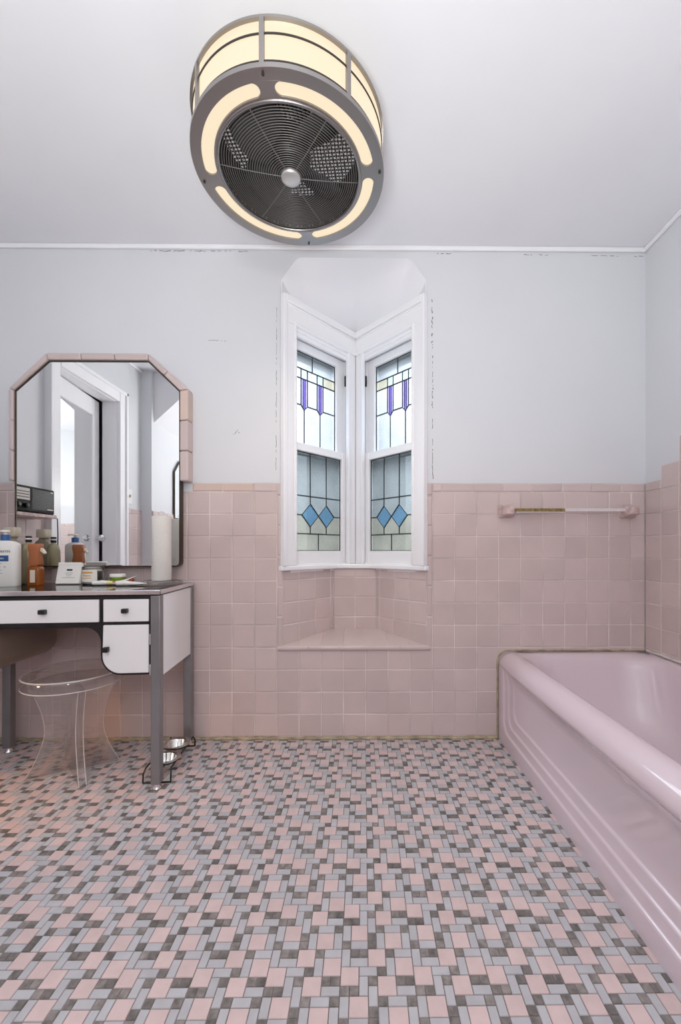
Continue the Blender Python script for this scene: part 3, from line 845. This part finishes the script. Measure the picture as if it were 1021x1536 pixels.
# front cage of concentric wires
cg = MB()
rmin, rmax, nr = .036, .728*FR, 27
for i in range(nr):
    r_ = rmin+(rmax-rmin)*i/(nr-1)
    dz = .003-.012*(1-(r_/rmax)**2)
    cg.tube([(r_*math.cos(2*PI*j/72), r_*math.sin(2*PI*j/72), dz) for j in range(72)], .0010, 5, closed=True)
for k in range(6):
    a = R(12)+k*PI/3
    cg.tube([(r_*math.cos(a), r_*math.sin(a), .0045-.012*(1-(r_/rmax)**2)) for r_ in (.03,.09,.15,rmax)], .0014, 5)
cg.build('cage', M['wire'], fan, sharp=80)
rim = MB(); rim.tube([(.742*FR*math.cos(2*PI*j/96), .742*FR*math.sin(2*PI*j/96), -.003) for j in range(96)], .0055, 8, closed=True)
rim.build('cage_rim', M['nickel'], fan, sharp=80)
hc = MB(); hc.lathe([(.006,-.0165),(.026,-.0155),(.031,-.012),(.032,-.004),(.020,.0)], 32); hc.build('hub_cap', M['satin'], fan, sharp=50)
cn = MB(); cn.lathe([(.02,ZT-.002),(.02,ZC-ZR-.03)], 20); cn.lathe([(.065,ZC-ZR-.03),(.075,ZC-ZR-.02),(.075,ZC-ZR)], 40); cn.build('canopy', M['nickel'], fan)

# ------------------------------------------------------------------ dressing table
VT = .760
van = thing('vanity_table', 'white and black metal dressing table with knee-hole, drawers and dark glass top', 'dressing table', (-1.197,1.716,0), R(5.5))
hw, hdp = .41, .2025
g = MB(); g.box(-hw+.006,hw-.006,-hdp+.006,hdp-.006,VT-.016,VT); g.build('glass_top', M['blackglass'], van, bevel=.001)
g = MB()
for (a,b,c_,d_) in ((-hw,hw,-hdp,-hdp+.006),(-hw,hw,hdp-.006,hdp),(-hw,-hw+.006,-hdp,hdp),(hw-.006,hw,-hdp,hdp)): g.box(a,b,c_,d_,VT-.016,VT+.0012)
g.build('edge_trim', M['chrome'], van, bevel=.002)
for sx in (-1,1):
    for sy in (-1,1):
        g = MB(); cx, cy = sx*(hw-.020), sy*(hdp-.020)
        g.box(cx-.0175,cx+.0175,cy-.0175,cy+.0175,.022,VT-.020)
        leg = g.build('leg', M['legmetal'], van, bevel=.003)
        f = MB(); f.lathe([(.015,0),(.017,.004),(.012,.012),(.010,.026)], 20, (cx,cy,0)); f.build('foot', M['chrome'], leg)
# black face frame with arched knee-hole
kx, cx1 = .193, hw-.038
zb_, zt_ = .440, VT-.020
def frame_poly():
    p = [(-cx1,zt_),(-cx1,zb_)] + arc(-kx-.075,zb_+.075,.075,-90,0,8) + arc(-kx+.055,.622-.055,.055,180,90,8)
    p += arc(kx-.055,.622-.055,.055,90,0,8) + arc(kx+.075,zb_+.075,.075,180,270,8) + [(cx1,zb_),(cx1,zt_)]
    return p
fp = frame_poly()
yf = -hdp+.008
# split in three convex-ish prisms joined as one mesh
g = MB(); g.prism(fp, XZ, yf, yf+.014); g.build('face_frame', M['blackm'], van, bevel=.0015)
for s in (-1,1):
    def cab(o):
        p = arc(-kx-.075,zb_+.075,.075-o,-90,0,8)
        q = [(-cx1+o,zb_+o)] + p + [(-kx-o,zt_-o),(-cx1+o,zt_-o)]
        return [(x*-s, z) for x,z in q]
    g = MB(); g.prism(cab(.002), XZ, yf+.014, hdp-.012); g.build('cabinet', M['taupe'], van)
    # door (below) and small drawer (above)
    dz1 = .631
    o = .009
    dp = [(-cx1+.006,zb_+o)] + arc(-kx-.075,zb_+.075,.075-o,-90,0,8) + [(-kx-o-.003,dz1),(-cx1+.006,dz1)]
    dp = [(x*-s,z) for x,z in dp]
    g = MB(); g.prism(dp, XZ, yf-.007, yf+.004); dr = g.build('door', M['white'], van, bevel=.0025, seg=3)
    kxx = s*(kx+.027); g = MB(); g.box(kxx-.0085,kxx+.0085,yf-.026,yf-.007,.532,.552); g.build('knob', M['blackm'], dr, bevel=.003)
    x0, x1 = sorted((s*(kx+o+.003), s*(cx1-.006)))
    g = MB(); g.box(x0,x1,yf-.007,yf+.004,.643,.727); dr = g.build('drawer', M['white'], van, bevel=.0025, seg=3)
    kc = (x0+x1)/2; g = MB(); g.box(kc-.0105,kc+.0105,yf-.026,yf-.007,.677,.694); g.build('knob', M['blackm'], dr, bevel=.003)
    # white side panel between the legs
    sx0 = s*(hw-.006); sx1 = s*(hw-.014)
    g = MB(); g.box(min(sx0,sx1),max(sx0,sx1),-hdp+.038,hdp-.038,.428,VT-.021); g.build('side_panel', M['white'], van)
    if s > 0:
        for zh in (.46,.575):
            g = MB(); g.lathe([(.003,-.02),(.003,.02)], 10, (s*(cx1-.001), yf-.004, zh)); g.build('hinge', M['chrome'], van)
g = MB(); g.box(-kx+.004,kx-.004,yf-.007,yf+.004,.643,.727); dr = g.build('drawer', M['white'], van, bevel=.0025, seg=3)
g = MB(); g.box(-.0115,.0115,yf-.026,yf-.007,.677,.694); g.build('knob', M['blackm'], dr, bevel=.003)
g = MB(); g.box(-kx+.002,kx-.002,yf+.014,hdp-.012,.628,VT-.020); g.build('drawer_box', M['taupe'], van)

def van_xy(x, y): return (x, y)

# ------------------------------------------------------------------ clear stool
stl = thing('stool', 'clear acrylic stool with round seat tucked in the dressing table knee-hole', 'stool', (-1.195,1.700,0))
g = MB(); g.lathe([(.10,.368),(.166,.368),(.175,.373),(.177,.384),(.176,.406),(.168,.419),(.157,.422),(.10,.420)], 64); g.build('seat', M['acrylic'], stl, sharp=50)
def ring_pts(r_, z, n=64): return [(r_*math.cos(2*PI*j/n), r_*math.sin(2*PI*j/n), z) for j in range(n)]
g = MB(); g.tube(ring_pts(.1735,.4130), .0032, 8, closed=True); g.build('seat_edge_highlight', M['edge'], stl, sharp=80)  # pale tubes round the seat, put in as the rim's catch light
g = MB(); g.tube(ring_pts(.1745,.3715), .0022, 8, closed=True); g.build('seat_edge_highlight', M['edge'], stl, sharp=80)
def hour(L):
    p = []
    for i in range(17):
        f = i/16; z = .0005+.3673*f
        w_ = L*(.60+.40*abs(2*f-1)**1.7) if f < .5 else L*(.60+.32*abs(2*f-1)**1.7)
        p.append((w_, z))
    return p + [(-w_,z) for w_,z in p[::-1]]
for k,ang in enumerate((27,-46)):
    a = R(ang)
    P = lambda q,z,c_: Vector((q*math.cos(a)-c_*math.sin(a), q*math.sin(a)+c_*math.cos(a), z))
    if k == 0:
        g = MB(); g.prism(hour(.165), P, -.008, .008); bp_ = g.build('base_panel', M['acrylic'], stl, bevel=.0015)
        for s in (-1,1):
            g = MB(); g.tube([P(s*(q-.0002),z+.001,0) for q,z in hour(.165) if q > 0], .0016, 6); g.build('panel_edge_highlight', M['edge'], bp_, sharp=80)  # whitish outline tubes acting as highlights along the panel
        g = MB(); g.tube([P(-.16,.002,0),P(.16,.002,0)], .0018, 6); g.build('panel_edge_highlight', M['edge'], bp_, sharp=80)
    else:
        for s in (-1,1):
            hp_ = [(max(q,.0088)*s, z) if q > 0 else (.0088*s, z) for q,z in hour(.165)]
            seen = []; 
            for q in hp_:
                if not seen or (abs(q[0]-seen[-1][0])+abs(q[1]-seen[-1][1])) > 1e-6: seen.append(q)
            right = [(q*s, z) for q,z in hour(.165) if q > 0]
            poly = right + [(.0105*s, right[-1][1]), (.0105*s, right[0][1])]
            g = MB(); g.prism(poly, P, -.013, .013); bp_ = g.build('base_panel', M['acrylic'], stl, bevel=.0015)
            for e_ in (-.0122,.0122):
                g = MB(); g.tube([P(s*(q-.0002),z+.001,e_) for q,z in hour(.165) if q > 0], .0016, 6); g.build('panel_edge_highlight', M['edge'], bp_, sharp=80)

# ------------------------------------------------------------------ pet bowls on a wire stand
PX, PY = -.822, 1.752
stand = thing('bowl_stand', 'low black wire stand holding two steel bowls by the dressing table leg', 'bowl stand', (PX,PY,0), R(5))
g = MB(); w_, l_, hz = .052, .148, .052; r_ = .0032
for s in (-1,1):
    g.tube([(-w_,s*l_,r_),(w_,s*l_,r_)], r_, 8)
    for q in (-1,1):
        g.tube([(q*w_,s*l_,r_),(q*w_,s*(l_-.003),hz*.7),(q*w_*.93,s*(l_-.016),hz)], r_, 8)
    g.tube([(s*w_*.93,-l_+.016,hz),(s*w_*.93,l_-.016,hz)], r_, 8)
for yy in (-.064,.064):
    g.tube([(.051*math.cos(2*PI*j/40), yy+.051*math.sin(2*PI*j/40), hz) for j in range(40)], r_, 8, closed=True)
g.build('wire_frame', M['blackm'], stand, sharp=80)
for yy,lab in ((-.064,'polished steel bowl at the near end of the black wire stand'),(.064,'polished steel bowl at the far end of the black wire stand')):
    a = R(5); x = PX-yy*math.sin(a); y = PY+yy*math.cos(a)
    g = MB(); g.lathe([(.0,.0),(.026,.001),(.036,.008),(.043,.030),(.0465,.0375),(.056,.0385),(.0585,.0405),(.056,.0425),(.047,.0415),(.0425,.036),(.036,.012),(.026,.004),(.0,.003)], 40, (0,0,0), close=False)
    o = g.build('pet_bowl', M['steel'], sharp=60); o.location = (x,y,hz+r_-.0385+.0012); o.rotation_euler = (0,0,a)
    tag(o, lab, 'bowl', 'steel bowls on the wire stand')

# ------------------------------------------------------------------ towel bar
tw = thing('towel_bar', 'old towel bar with corroded peeling rod between pink ceramic posts', 'towel bar', (.988,YB,1.10))
for s,x0,x1 in ((-1,-.338,-.262),(1,.250,.330)):
    g = MB(); cx = (x0+x1)/2; h_ = .033
    secs = [(.038,.032,0),(.036,.031,-.012),(.028,.024,-.030),(.024,.021,-.056),(.018,.016,-.064)]
    vs = []
    for (a,b_,y) in secs: vs += [(cx+px*a/.038*1.0, y, pz) for px,pz in rrect(-.038*1.0,.038*1.0,-b_,b_,.010,4)]
    n = 20; n = len(rrect(-1,1,-1,1,.1,4))
    fs = [(k*n+i,k*n+(i+1)%n,(k+1)*n+(i+1)%n,(k+1)*n+i) for k in range(len(secs)-1) for i in range(n)]+[tuple(range(n)),tuple(range((len(secs)-1)*n,len(secs)*n))]
    g.add(vs, fs); g.build('post', M['chip'], tw, sharp=50)
g = MB(); g.box(-.268,-.035,-.052,-.038,-.005,.010); rod = g.build('rod', M['corroded'], tw, bevel=.002); rod['label'] = 'bare corroded brass end of the rod'
g = MB(); g.box(-.035,.255,-.0525,-.0375,-.0055,.0105); g.box(-.268,-.035,-.050,-.036,-.010,-.005)
pr = g.build('painted_rod', M['peelpaint'], tw, bevel=.002); pr['label'] = 'white painted length of the rod'

# ------------------------------------------------------------------ things on the dressing table
def text_mesh(txt, size, mname, m, parent, loc, rot, ext=.0003):
    cu = bpy.data.curves.new(mname,'FONT'); cu.body = txt; cu.size = size; cu.extrude = ext; cu.align_x = 'CENTER'; cu.align_y = 'CENTER'
    tmp = bpy.data.objects.new('tmp', cu); COL.objects.link(tmp)
    bpy.context.view_layer.update()
    me = bpy.data.meshes.new_from_object(tmp.evaluated_get(bpy.context.evaluated_depsgraph_get()))
    bpy.data.objects.remove(tmp)
    o = bpy.data.objects.new(mname, me); me.materials.clear(); me.materials.append(m); COL.objects.link(o)
    o.parent = parent; o.location = loc; o.rotation_euler = rot
    return o
def rr_loft(mb, secs, n=6, m=0):
    """stack of rounded rectangles (half x, half y, radius, z)"""
    vs = []; k = 4*(n+1)
    for a,b_,r_,z in secs: vs += [(x,y,z) for x,y in rrect(-a,a,-b_,b_,r_,n)]
    fs = [(q*k+i,q*k+(i+1)%k,(q+1)*k+(i+1)%k,(q+1)*k+i) for q in range(len(secs)-1) for i in range(k)]
    fs += [tuple(range(k)), tuple(range((len(secs)-1)*k,len(secs)*k))]
    mb.add(vs, fs, m)
ZT0 = VT+.0005
# lotion bottle
lo = thing('lotion_bottle', 'white pump lotion bottle with blue label at the left edge of the table', 'bottle', (-1.500,1.725,ZT0), R(17))
g = MB(); rr_loft(g, [(.048,.026,.018,0),(.050,.028,.02,.004),(.050,.028,.02,.168),(.047,.026,.02,.180),(.034,.022,.018,.188),(.016,.016,.015,.192)]); g.build('body', M['plastic_w'], lo, sharp=60)
g = MB(); g.lathe([(.0165,.190),(.0165,.214),(.014,.217)], 24); g.build('collar', M['blue_p'], lo, sharp=50)
g = MB(); g.lathe([(.007,.216),(.007,.226),(.015,.227),(.015,.233),(.012,.236)], 20); g.box(-.045,.004,-.006,.006,.227,.235); g.build('pump_head', M['plastic_w'], lo, bevel=.001)
g = MB(); g.box(-.040,.022,-.0292,-.0282,.106,.130); g.build('label_band', M['labelblue'], lo)
text_mesh('Lubriderm', .0205, 'label_text', M['ink'], lo, (-.016,-.0286,.148), (PI/2,0,0))
text_mesh('lotion', .011, 'label_text', M['plastic_w'], lo, (-.006,-.0294,.118), (PI/2,0,0))
g = MB()
for i,(wd,zz) in enumerate(((.03,.096),(.024,.082),(.03,.068),(.034,.055))): g.box(-.016-wd/2,-.016+wd/2,-.0288,-.0282,zz,zz+.003)
g.box(.006,.012,-.0288,-.0282,.080,.085); g.build('small_print', M['inkgrey'], lo)
# smoky bottle with beige cap behind it
o = thing('glass_bottle', 'tall smoky bottle with square beige cap behind the lotion bottle', 'bottle', (-1.572,1.842,ZT0), R(4))
g = MB(); rr_loft(g, [(.040,.024,.014,0),(.042,.026,.016,.004),(.042,.026,.016,.165),(.034,.022,.016,.190),(.020,.016,.012,.203),(.017,.015,.012,.212)]); g.build('body', M['darkglass'], o, sharp=60)
g = MB(); rr_loft(g, [(.024,.020,.008,.212),(.025,.021,.008,.215),(.025,.021,.008,.250),(.023,.019,.008,.254)]); g.build('cap', M['beige'], o, sharp=50)
# olive bottle with black cap
o = thing('cosmetic_bottle', 'olive-beige round bottle with small black cap behind the amber spray bottle', 'bottle', (-1.512,1.858,ZT0))
g = MB(); g.lathe([(.021,0),(.0255,.004),(.027,.05),(.0275,.10),(.026,.150),(.020,.176),(.009,.184),(.009,.188)], 32); g.build('body', M['olive'], o, sharp=60)
g = MB(); g.lathe([(.011,.188),(.012,.190),(.012,.214),(.010,.216)], 24); g.build('cap', M['blackm'], o, sharp=50)
g = MB(); g.lathe([(.0125,.200),(.0125,.206)], 24); g.build('cap_band', M['plastic_w'], o)
# amber spray bottle
o = thing('spray_bottle', 'amber spray bottle with terracotta trigger head', 'bottle', (-1.432,1.797,ZT0), R(-2))
g = MB(); rr_loft(g, [(.028,.018,.008,0),(.028,.020,.010,.004),(.028,.020,.010,.066),(.026,.018,.010,.078),(.014,.014,.012,.084)]); g.build('body', M['amber'], o, sharp=60)
g = MB(); g.box(-.008,.014,-.0212,-.0203,.012,.066); g.build('paper_label', M['wax'], o)
g = MB(); rr_loft(g, [(.020,.016,.008,.084),(.026,.018,.010,.092),(.022,.016,.010,.130),(.026,.017,.008,.160),(.027,.016,.008,.176),(.024,.013,.008,.180)]); g.build('spray_head', M['terra'], o, sharp=60)
g = MB(); g.prism([(.020,.164),(.034,.158),(.046,.140),(.042,.134),(.028,.144),(.020,.150)], XZ, -.006, .006); g.build('trigger', M['wax'], o, bevel=.002)
# leaning white card box
cd = thing('card_box', 'white square card packet leaning back beside the amber spray bottle', 'packet', (-1.310,1.815,ZT0), R(2))
tl = R(14)
Pc = lambda a,b_,c_: Vector((a, b_*math.sin(tl)+c_*math.cos(tl), b_*math.cos(tl)-c_*math.sin(tl)+.0034))
g = MB(); g.fbox(Pc,-.051,.051,0,.096,0,.014); g.build('packet', M['paper'], cd, bevel=.002)
g = MB(); g.fbox(Pc,-.051,.051,.084,.0965,-.0012,0); g.build('flap', M['paper'], cd, bevel=.0005)
g = MB(); g.fbox(Pc,-.010,.014,.058,.066,-.0006,.0002); g.build('print', M['ink'], cd)
g = MB()
for zz,wd in ((.048,.03),(.041,.024),(.034,.016),(.026,.05)): g.fbox(Pc,-wd/2,wd/2+.004,zz,zz+.0022,-.0006,.0002)
g.build('small_print', M['inkgrey'], cd)
# candle jar
o = thing('candle_jar', 'short glass candle jar with cream label and orange print', 'candle', (-1.226,1.862,ZT0))
g = MB(); g.lathe([(.0,.0),(.038,0),(.041,.004),(.041,.072),(.0425,.075),(.041,.078),(.038,.076),(.0375,.010),(.0,.008)], 40, close=False); g.build('jar', M['jarglass'], o, sharp=60)
g = MB(); g.lathe([(.036,.0105),(.0368,.012),(.0368,.056),(.034,.058)], 40); g.build('wax', M['wax'], o, sharp=60)
def curved(mb, r_, a0, a1, z0, z1, n=14, th_=.0004, m=0):
    vs = []
    for i in range(n+1):
        a = R(a0+(a1-a0)*i/n)
        for rr_ in (r_, r_+th_):
            for z in (z0,z1): vs.append((rr_*math.cos(a), rr_*math.sin(a), z))
    fs = []
    for i in range(n):
        q = 4*i; fs += [(q,q+4,q+5,q+1),(q+2,q+6,q+7,q+3),(q,q+4,q+6,q+2),(q+1,q+5,q+7,q+3)]
    mb.add(vs, fs+[(0,1,3,2),(4*n,4*n+1,4*n+3,4*n+2)], m)
g = MB(); curved(g,.0412,205,325,.010,.064); g.build('label_paper', M['paper'], o, sharp=60)
g = MB(); curved(g,.0418,225,300,.048,.056); curved(g,.0418,235,290,.036,.040); curved(g,.0418,230,295,.026,.029); g.build('print', M['orange'], o, sharp=60)
# green tub with white lid
o = thing('cream_tub', 'small green tub with white lid behind the toothpaste tubes', 'tub', (-1.118,1.868,ZT0))
g = MB(); g.lathe([(.027,0),(.0305,.003),(.031,.030)], 32); g.build('tub', M['green'], o, sharp=50)
g = MB(); g.lathe([(.0325,.030),(.033,.032),(.0325,.042),(.030,.044)], 32); g.build('lid', M['plastic_w'], o, sharp=50)
# toothpaste tubes
def tube_thing(label, x, y, rz, L, w, lift, mats, z0=0):
    o = thing('toothpaste_tube', label, 'tube', (x,y,ZT0+z0), rz, 'tubes lying on the dressing table')
    g = MB(); secs = []; n = 20; vs = []
    for i in range(13):
        f = i/12; hx = .010+(w-.010)*min(1,f*1.6)**.8; hz_ = .010*(1-f)**.7+.0012
        zz = hz_ + lift*max(0,f-.35)**1.6
        vs += [(f*L, hx*math.cos(2*PI*j/n), zz+hz_*math.sin(2*PI*j/n)) for j in range(n)]
    fs = [(q*n+i,q*n+(i+1)%n,(q+1)*n+(i+1)%n,(q+1)*n+i) for q in range(12) for i in range(n)]+[tuple(range(n)),tuple(range(12*n,13*n))]
    g.add(vs[:], fs, 0)
    for fi in range(12*n):
        q = fi//n
        if mats[1] and q in (2,3): g.m[fi] = 1
        if mats[1] and q in (4,) and (fi%n) < 9: g.m[fi] = 2
    g.build('tube_body', [M['plastic_w'], M['yellow'], M['red']], o, sharp=70)
    g = MB(); g.tube([(-.032,0,.0098),(-.028,0,.0102),(0,0,.0104)], [.0075,.0092,.0098], 16); g.build('cap', M['plastic_w'], o, sharp=60)
    return o
tube_thing('white toothpaste tube with yellow and red stripe lying in front of the green tub', -1.135, 1.775, R(22), .135, .027, .070, (1,1))
tube_thing('plain white tube lying flat between the striped tube and the paper towel holder', -1.020, 1.752, R(20), .085, .020, .012, (1,0))
o = MB(); o.lathe([(.008,0),(.0105,.002),(.0105,.018),(.008,.026),(.003,.029)], 20); o = o.build('bottle_cap', M['red'], sharp=60)
o.location = (-1.062,1.878,ZT0); tag(o, 'small reddish-orange screw cap standing right of the green tub', 'cap')
# paper towel holder and roll
HXc, HYc = -.905, 1.838
ho = thing('paper_towel_holder', 'clear scalloped acrylic paper towel stand at the right end of the table', 'paper towel holder', (HXc,HYc,ZT0))
g = MB(); n = 96; vs = []
pr_ = [(.070,0),(.084,.002),(.086,.008),(.080,.015),(.070,.018),(.02,.018)]
for r_,z in pr_:
    for j in range(n):
        sc_ = 1+.03*math.cos(12*2*PI*j/n)*(r_/.086)
        vs.append((r_*sc_*math.cos(2*PI*j/n), r_*sc_*math.sin(2*PI*j/n), z))
fs = [(k*n+i,k*n+(i+1)%n,(k+1)*n+(i+1)%n,(k+1)*n+i) for k in range(len(pr_)-1) for i in range(n)]+[tuple(range(n)),tuple(range((len(pr_)-1)*n,len(pr_)*n))]
g.add(vs, fs); g.build('base', M['acrylic'], ho, sharp=60)
g = MB(); g.lathe([(.008,.018),(.008,.312),(.014,.314),(.014,.320),(.006,.325)], 20); g.build('spindle', M['acrylic'], ho, sharp=50)
g = MB(); g.lathe([(.016,.0),(.0395,.0),(.0405,.003),(.0405,.282),(.0395,.285),(.016,.285),(.016,.0)], 48, close=False)
ro_ = g.build('paper_towel_roll', M['towel'], sharp=60); ro_.location = (HXc,HYc,ZT0+.0185)
tag(ro_, 'slim white paper towel roll standing on the clear stand', 'paper towel')

# ------------------------------------------------------------------ radio on the ceramic ledge (seen in the mirror)
lg = MB(); lg.box(XL+.0005,XL+.115,1.575,1.86,1.085,1.105); lg = lg.build('wall_shelf', M['chip'], bevel=.006, seg=3)
tag(lg, 'narrow pink ceramic ledge under the black radio in the mirror', 'shelf')
ra_ = thing('radio', 'black table radio with pale tuning dial reflected at the mirror left edge', 'radio', (XL+.062,1.73,1.1055))
g = MB(); g.box(-.05,.05,-.14,.14,0,.135); rb_ = g.build('case', M['radio'], ra_, bevel=.008, seg=3)
g = MB(); g.box(.0495,.052,.03,.13,.062,.122); dl_ = g.build('dial_panel', M['dial'], ra_, bevel=.001)
g = MB()
for z in (.074,.088,.102): g.box(.052,.0526,.035,.125,z,z+.004)
g.build('dial_marking', M['ink'], ra_)
g = MB()
for k in range(14): g.box(.0495,.0515,-.128,.015,.02+k*.0075,.0235+k*.0075)
g.build('speaker_grille', M['blackm'], ra_)
for yy in (.055,.105):
    g = MB(); g.tube([(.049,yy,.034),(.062,yy,.034),(.064,yy,.034)], [.013,.013,.010], 20); g.build('knob', M['blackm'], ra_, sharp=50)
for q in ((-.125,-.085,.022,.027),(-.125,-.108,.116,.122)):
    g = MB(); g.box(.0515,.0522,*q); g.build('badge', M['dial'], ra_)

g = MB(); g.tube([(-.03,-.141,.02),(.0,-.150,.0),(.058,-.149,-.02),(.060,-.150,-.12),(.058,-.148,-.26)], .0028, 6); g.build('power_cord', M['blackm'], ra_, sharp=80)
sw = thing('light_switch', 'small white wall switch plate reflected right of the door frame', 'light switch', (XL-.008,.665,1.33))
g = MB(); g.box(0,.005,-.036,.036,-.058,.058); g.build('plate', M['plastic_w'], sw, bevel=.002)
g = MB(); g.box(.004,.016,-.005,.005,-.006,.014); g.build('toggle', M['beige'], sw, bevel=.001)

# ------------------------------------------------------------------ light, world, camera
w = bpy.data.worlds.new('overcast_sky'); SC.world = w; w.use_nodes = True
nt = w.node_tree; N = nt.nodes; L = nt.links
bg = N['Background']
tc = N.new('ShaderNodeTexCoord'); sp = N.new('ShaderNodeSeparateXYZ'); L.new(tc.outputs['Generated'], sp.inputs[0])
rp = N.new('ShaderNodeValToRGB'); mr = N.new('ShaderNodeMapRange'); mr.inputs['From Min'].default_value = -1; mr.inputs['From Max'].default_value = 1
L.new(sp.outputs['Z'], mr.inputs['Value']); L.new(mr.outputs['Result'], rp.inputs['Fac'])
e = rp.color_ramp.elements
e[0].position = .44; e[0].color = (.20,.23,.17,1)
e[1].position = .62; e[1].color = (.86,.93,1.0,1)
x = e.new(.50); x.color = (.45,.50,.50,1)
L.new(rp.outputs['Color'], bg.inputs['Color']); bg.inputs['Strength'].default_value = 1.15

def area(name, loc, rot, sx, sy, power, col):
    l = bpy.data.lights.new(name,'AREA'); l.shape = 'RECTANGLE'; l.size = sx; l.size_y = sy; l.energy = power; l.color = col
    o = bpy.data.objects.new(name, l); COL.objects.link(o); o.location = loc; o.rotation_euler = rot; return o
# open sky above the two bay windows
for sgn in (-1,1):
    p = Vector((CX+sgn*1.35, CY+1.15, 3.0)); q = Vector((CX+sgn*.17, 2.16, 1.5))
    e_ = (q-p).to_track_quat('-Z','Y').to_euler()
    area('sky_light', p, e_, 1.5, 1.5, 225, (.90,.95,1.0))
# LEDs of the fan's ring light, shining down
for k in range(4):
    a = R(-4)+PI/4+k*PI/2
    l = bpy.data.lights.new('fan_led','SPOT'); l.energy = 3; l.color = (1,.74,.45); l.shadow_soft_size = .0; l.spot_size = R(125); l.spot_blend = .8
    o = bpy.data.objects.new('fan_led', l); COL.objects.link(o); o.location = (FX+.835*FR*math.cos(a), FY+.835*FR*math.sin(a), ZR-.012)
# added fill point light behind the viewer; no fixture is seen there
l = bpy.data.lights.new('rear_fill','POINT'); l.energy = 24; l.color = (.98,.99,.97); l.shadow_soft_size = .14
o = bpy.data.objects.new('rear_fill', l); COL.objects.link(o); o.location = (-.3,-.5,1.5)

# added warm spot inside the room, tinting the floor under the dressing table
l = bpy.data.lights.new('warm_floor_fill','SPOT'); l.energy = 13; l.color = (1,.52,.22); l.shadow_soft_size = .05; l.spot_size = R(62); l.spot_blend = .9
o = bpy.data.objects.new('warm_floor_fill', l); COL.objects.link(o); o.location = (-1.72,1.0,.55)
o.rotation_euler = (Vector((-1.15,1.62,0))-Vector(o.location)).to_track_quat('-Z','Y').to_euler()
# added unseen area light behind the viewer, aimed up to brighten the ceiling
l = area('ceiling_fill', (-.12,-.12,.95), (R(180),0,0), .4, .4, 38.5, (.955,1.0,1.0)); l.data.shape = 'DISK'

cam = bpy.data.cameras.new('camera'); co = bpy.data.objects.new('camera', cam); COL.objects.link(co); SC.camera = co
co.location = (0,0,.913); co.rotation_euler = (R(90),0,R(-.55))
cam.sensor_fit = 'VERTICAL'; cam.sensor_height = 36; cam.sensor_width = 36*1021/1536
cam.lens = 612/1536*36
cam.shift_x = (510.5-551)/1536; cam.shift_y = (825-768)/1536
cam.clip_start = .02
SC.view_settings.view_transform = 'Standard'; SC.view_settings.look = 'None'; SC.view_settings.gamma = 1; SC.view_settings.use_curve_mapping = False
SC.view_settings.exposure = -.03
SC.cycles.max_bounces = 12; SC.cycles.diffuse_bounces = 5; SC.cycles.glossy_bounces = 6; SC.cycles.transmission_bounces = 12; SC.cycles.transparent_max_bounces = 16
SC.cycles.caustics_reflective = True; SC.cycles.sample_clamp_indirect = 4; SC.cycles.blur_glossy = .5; SC.cycles.caustics_refractive = False
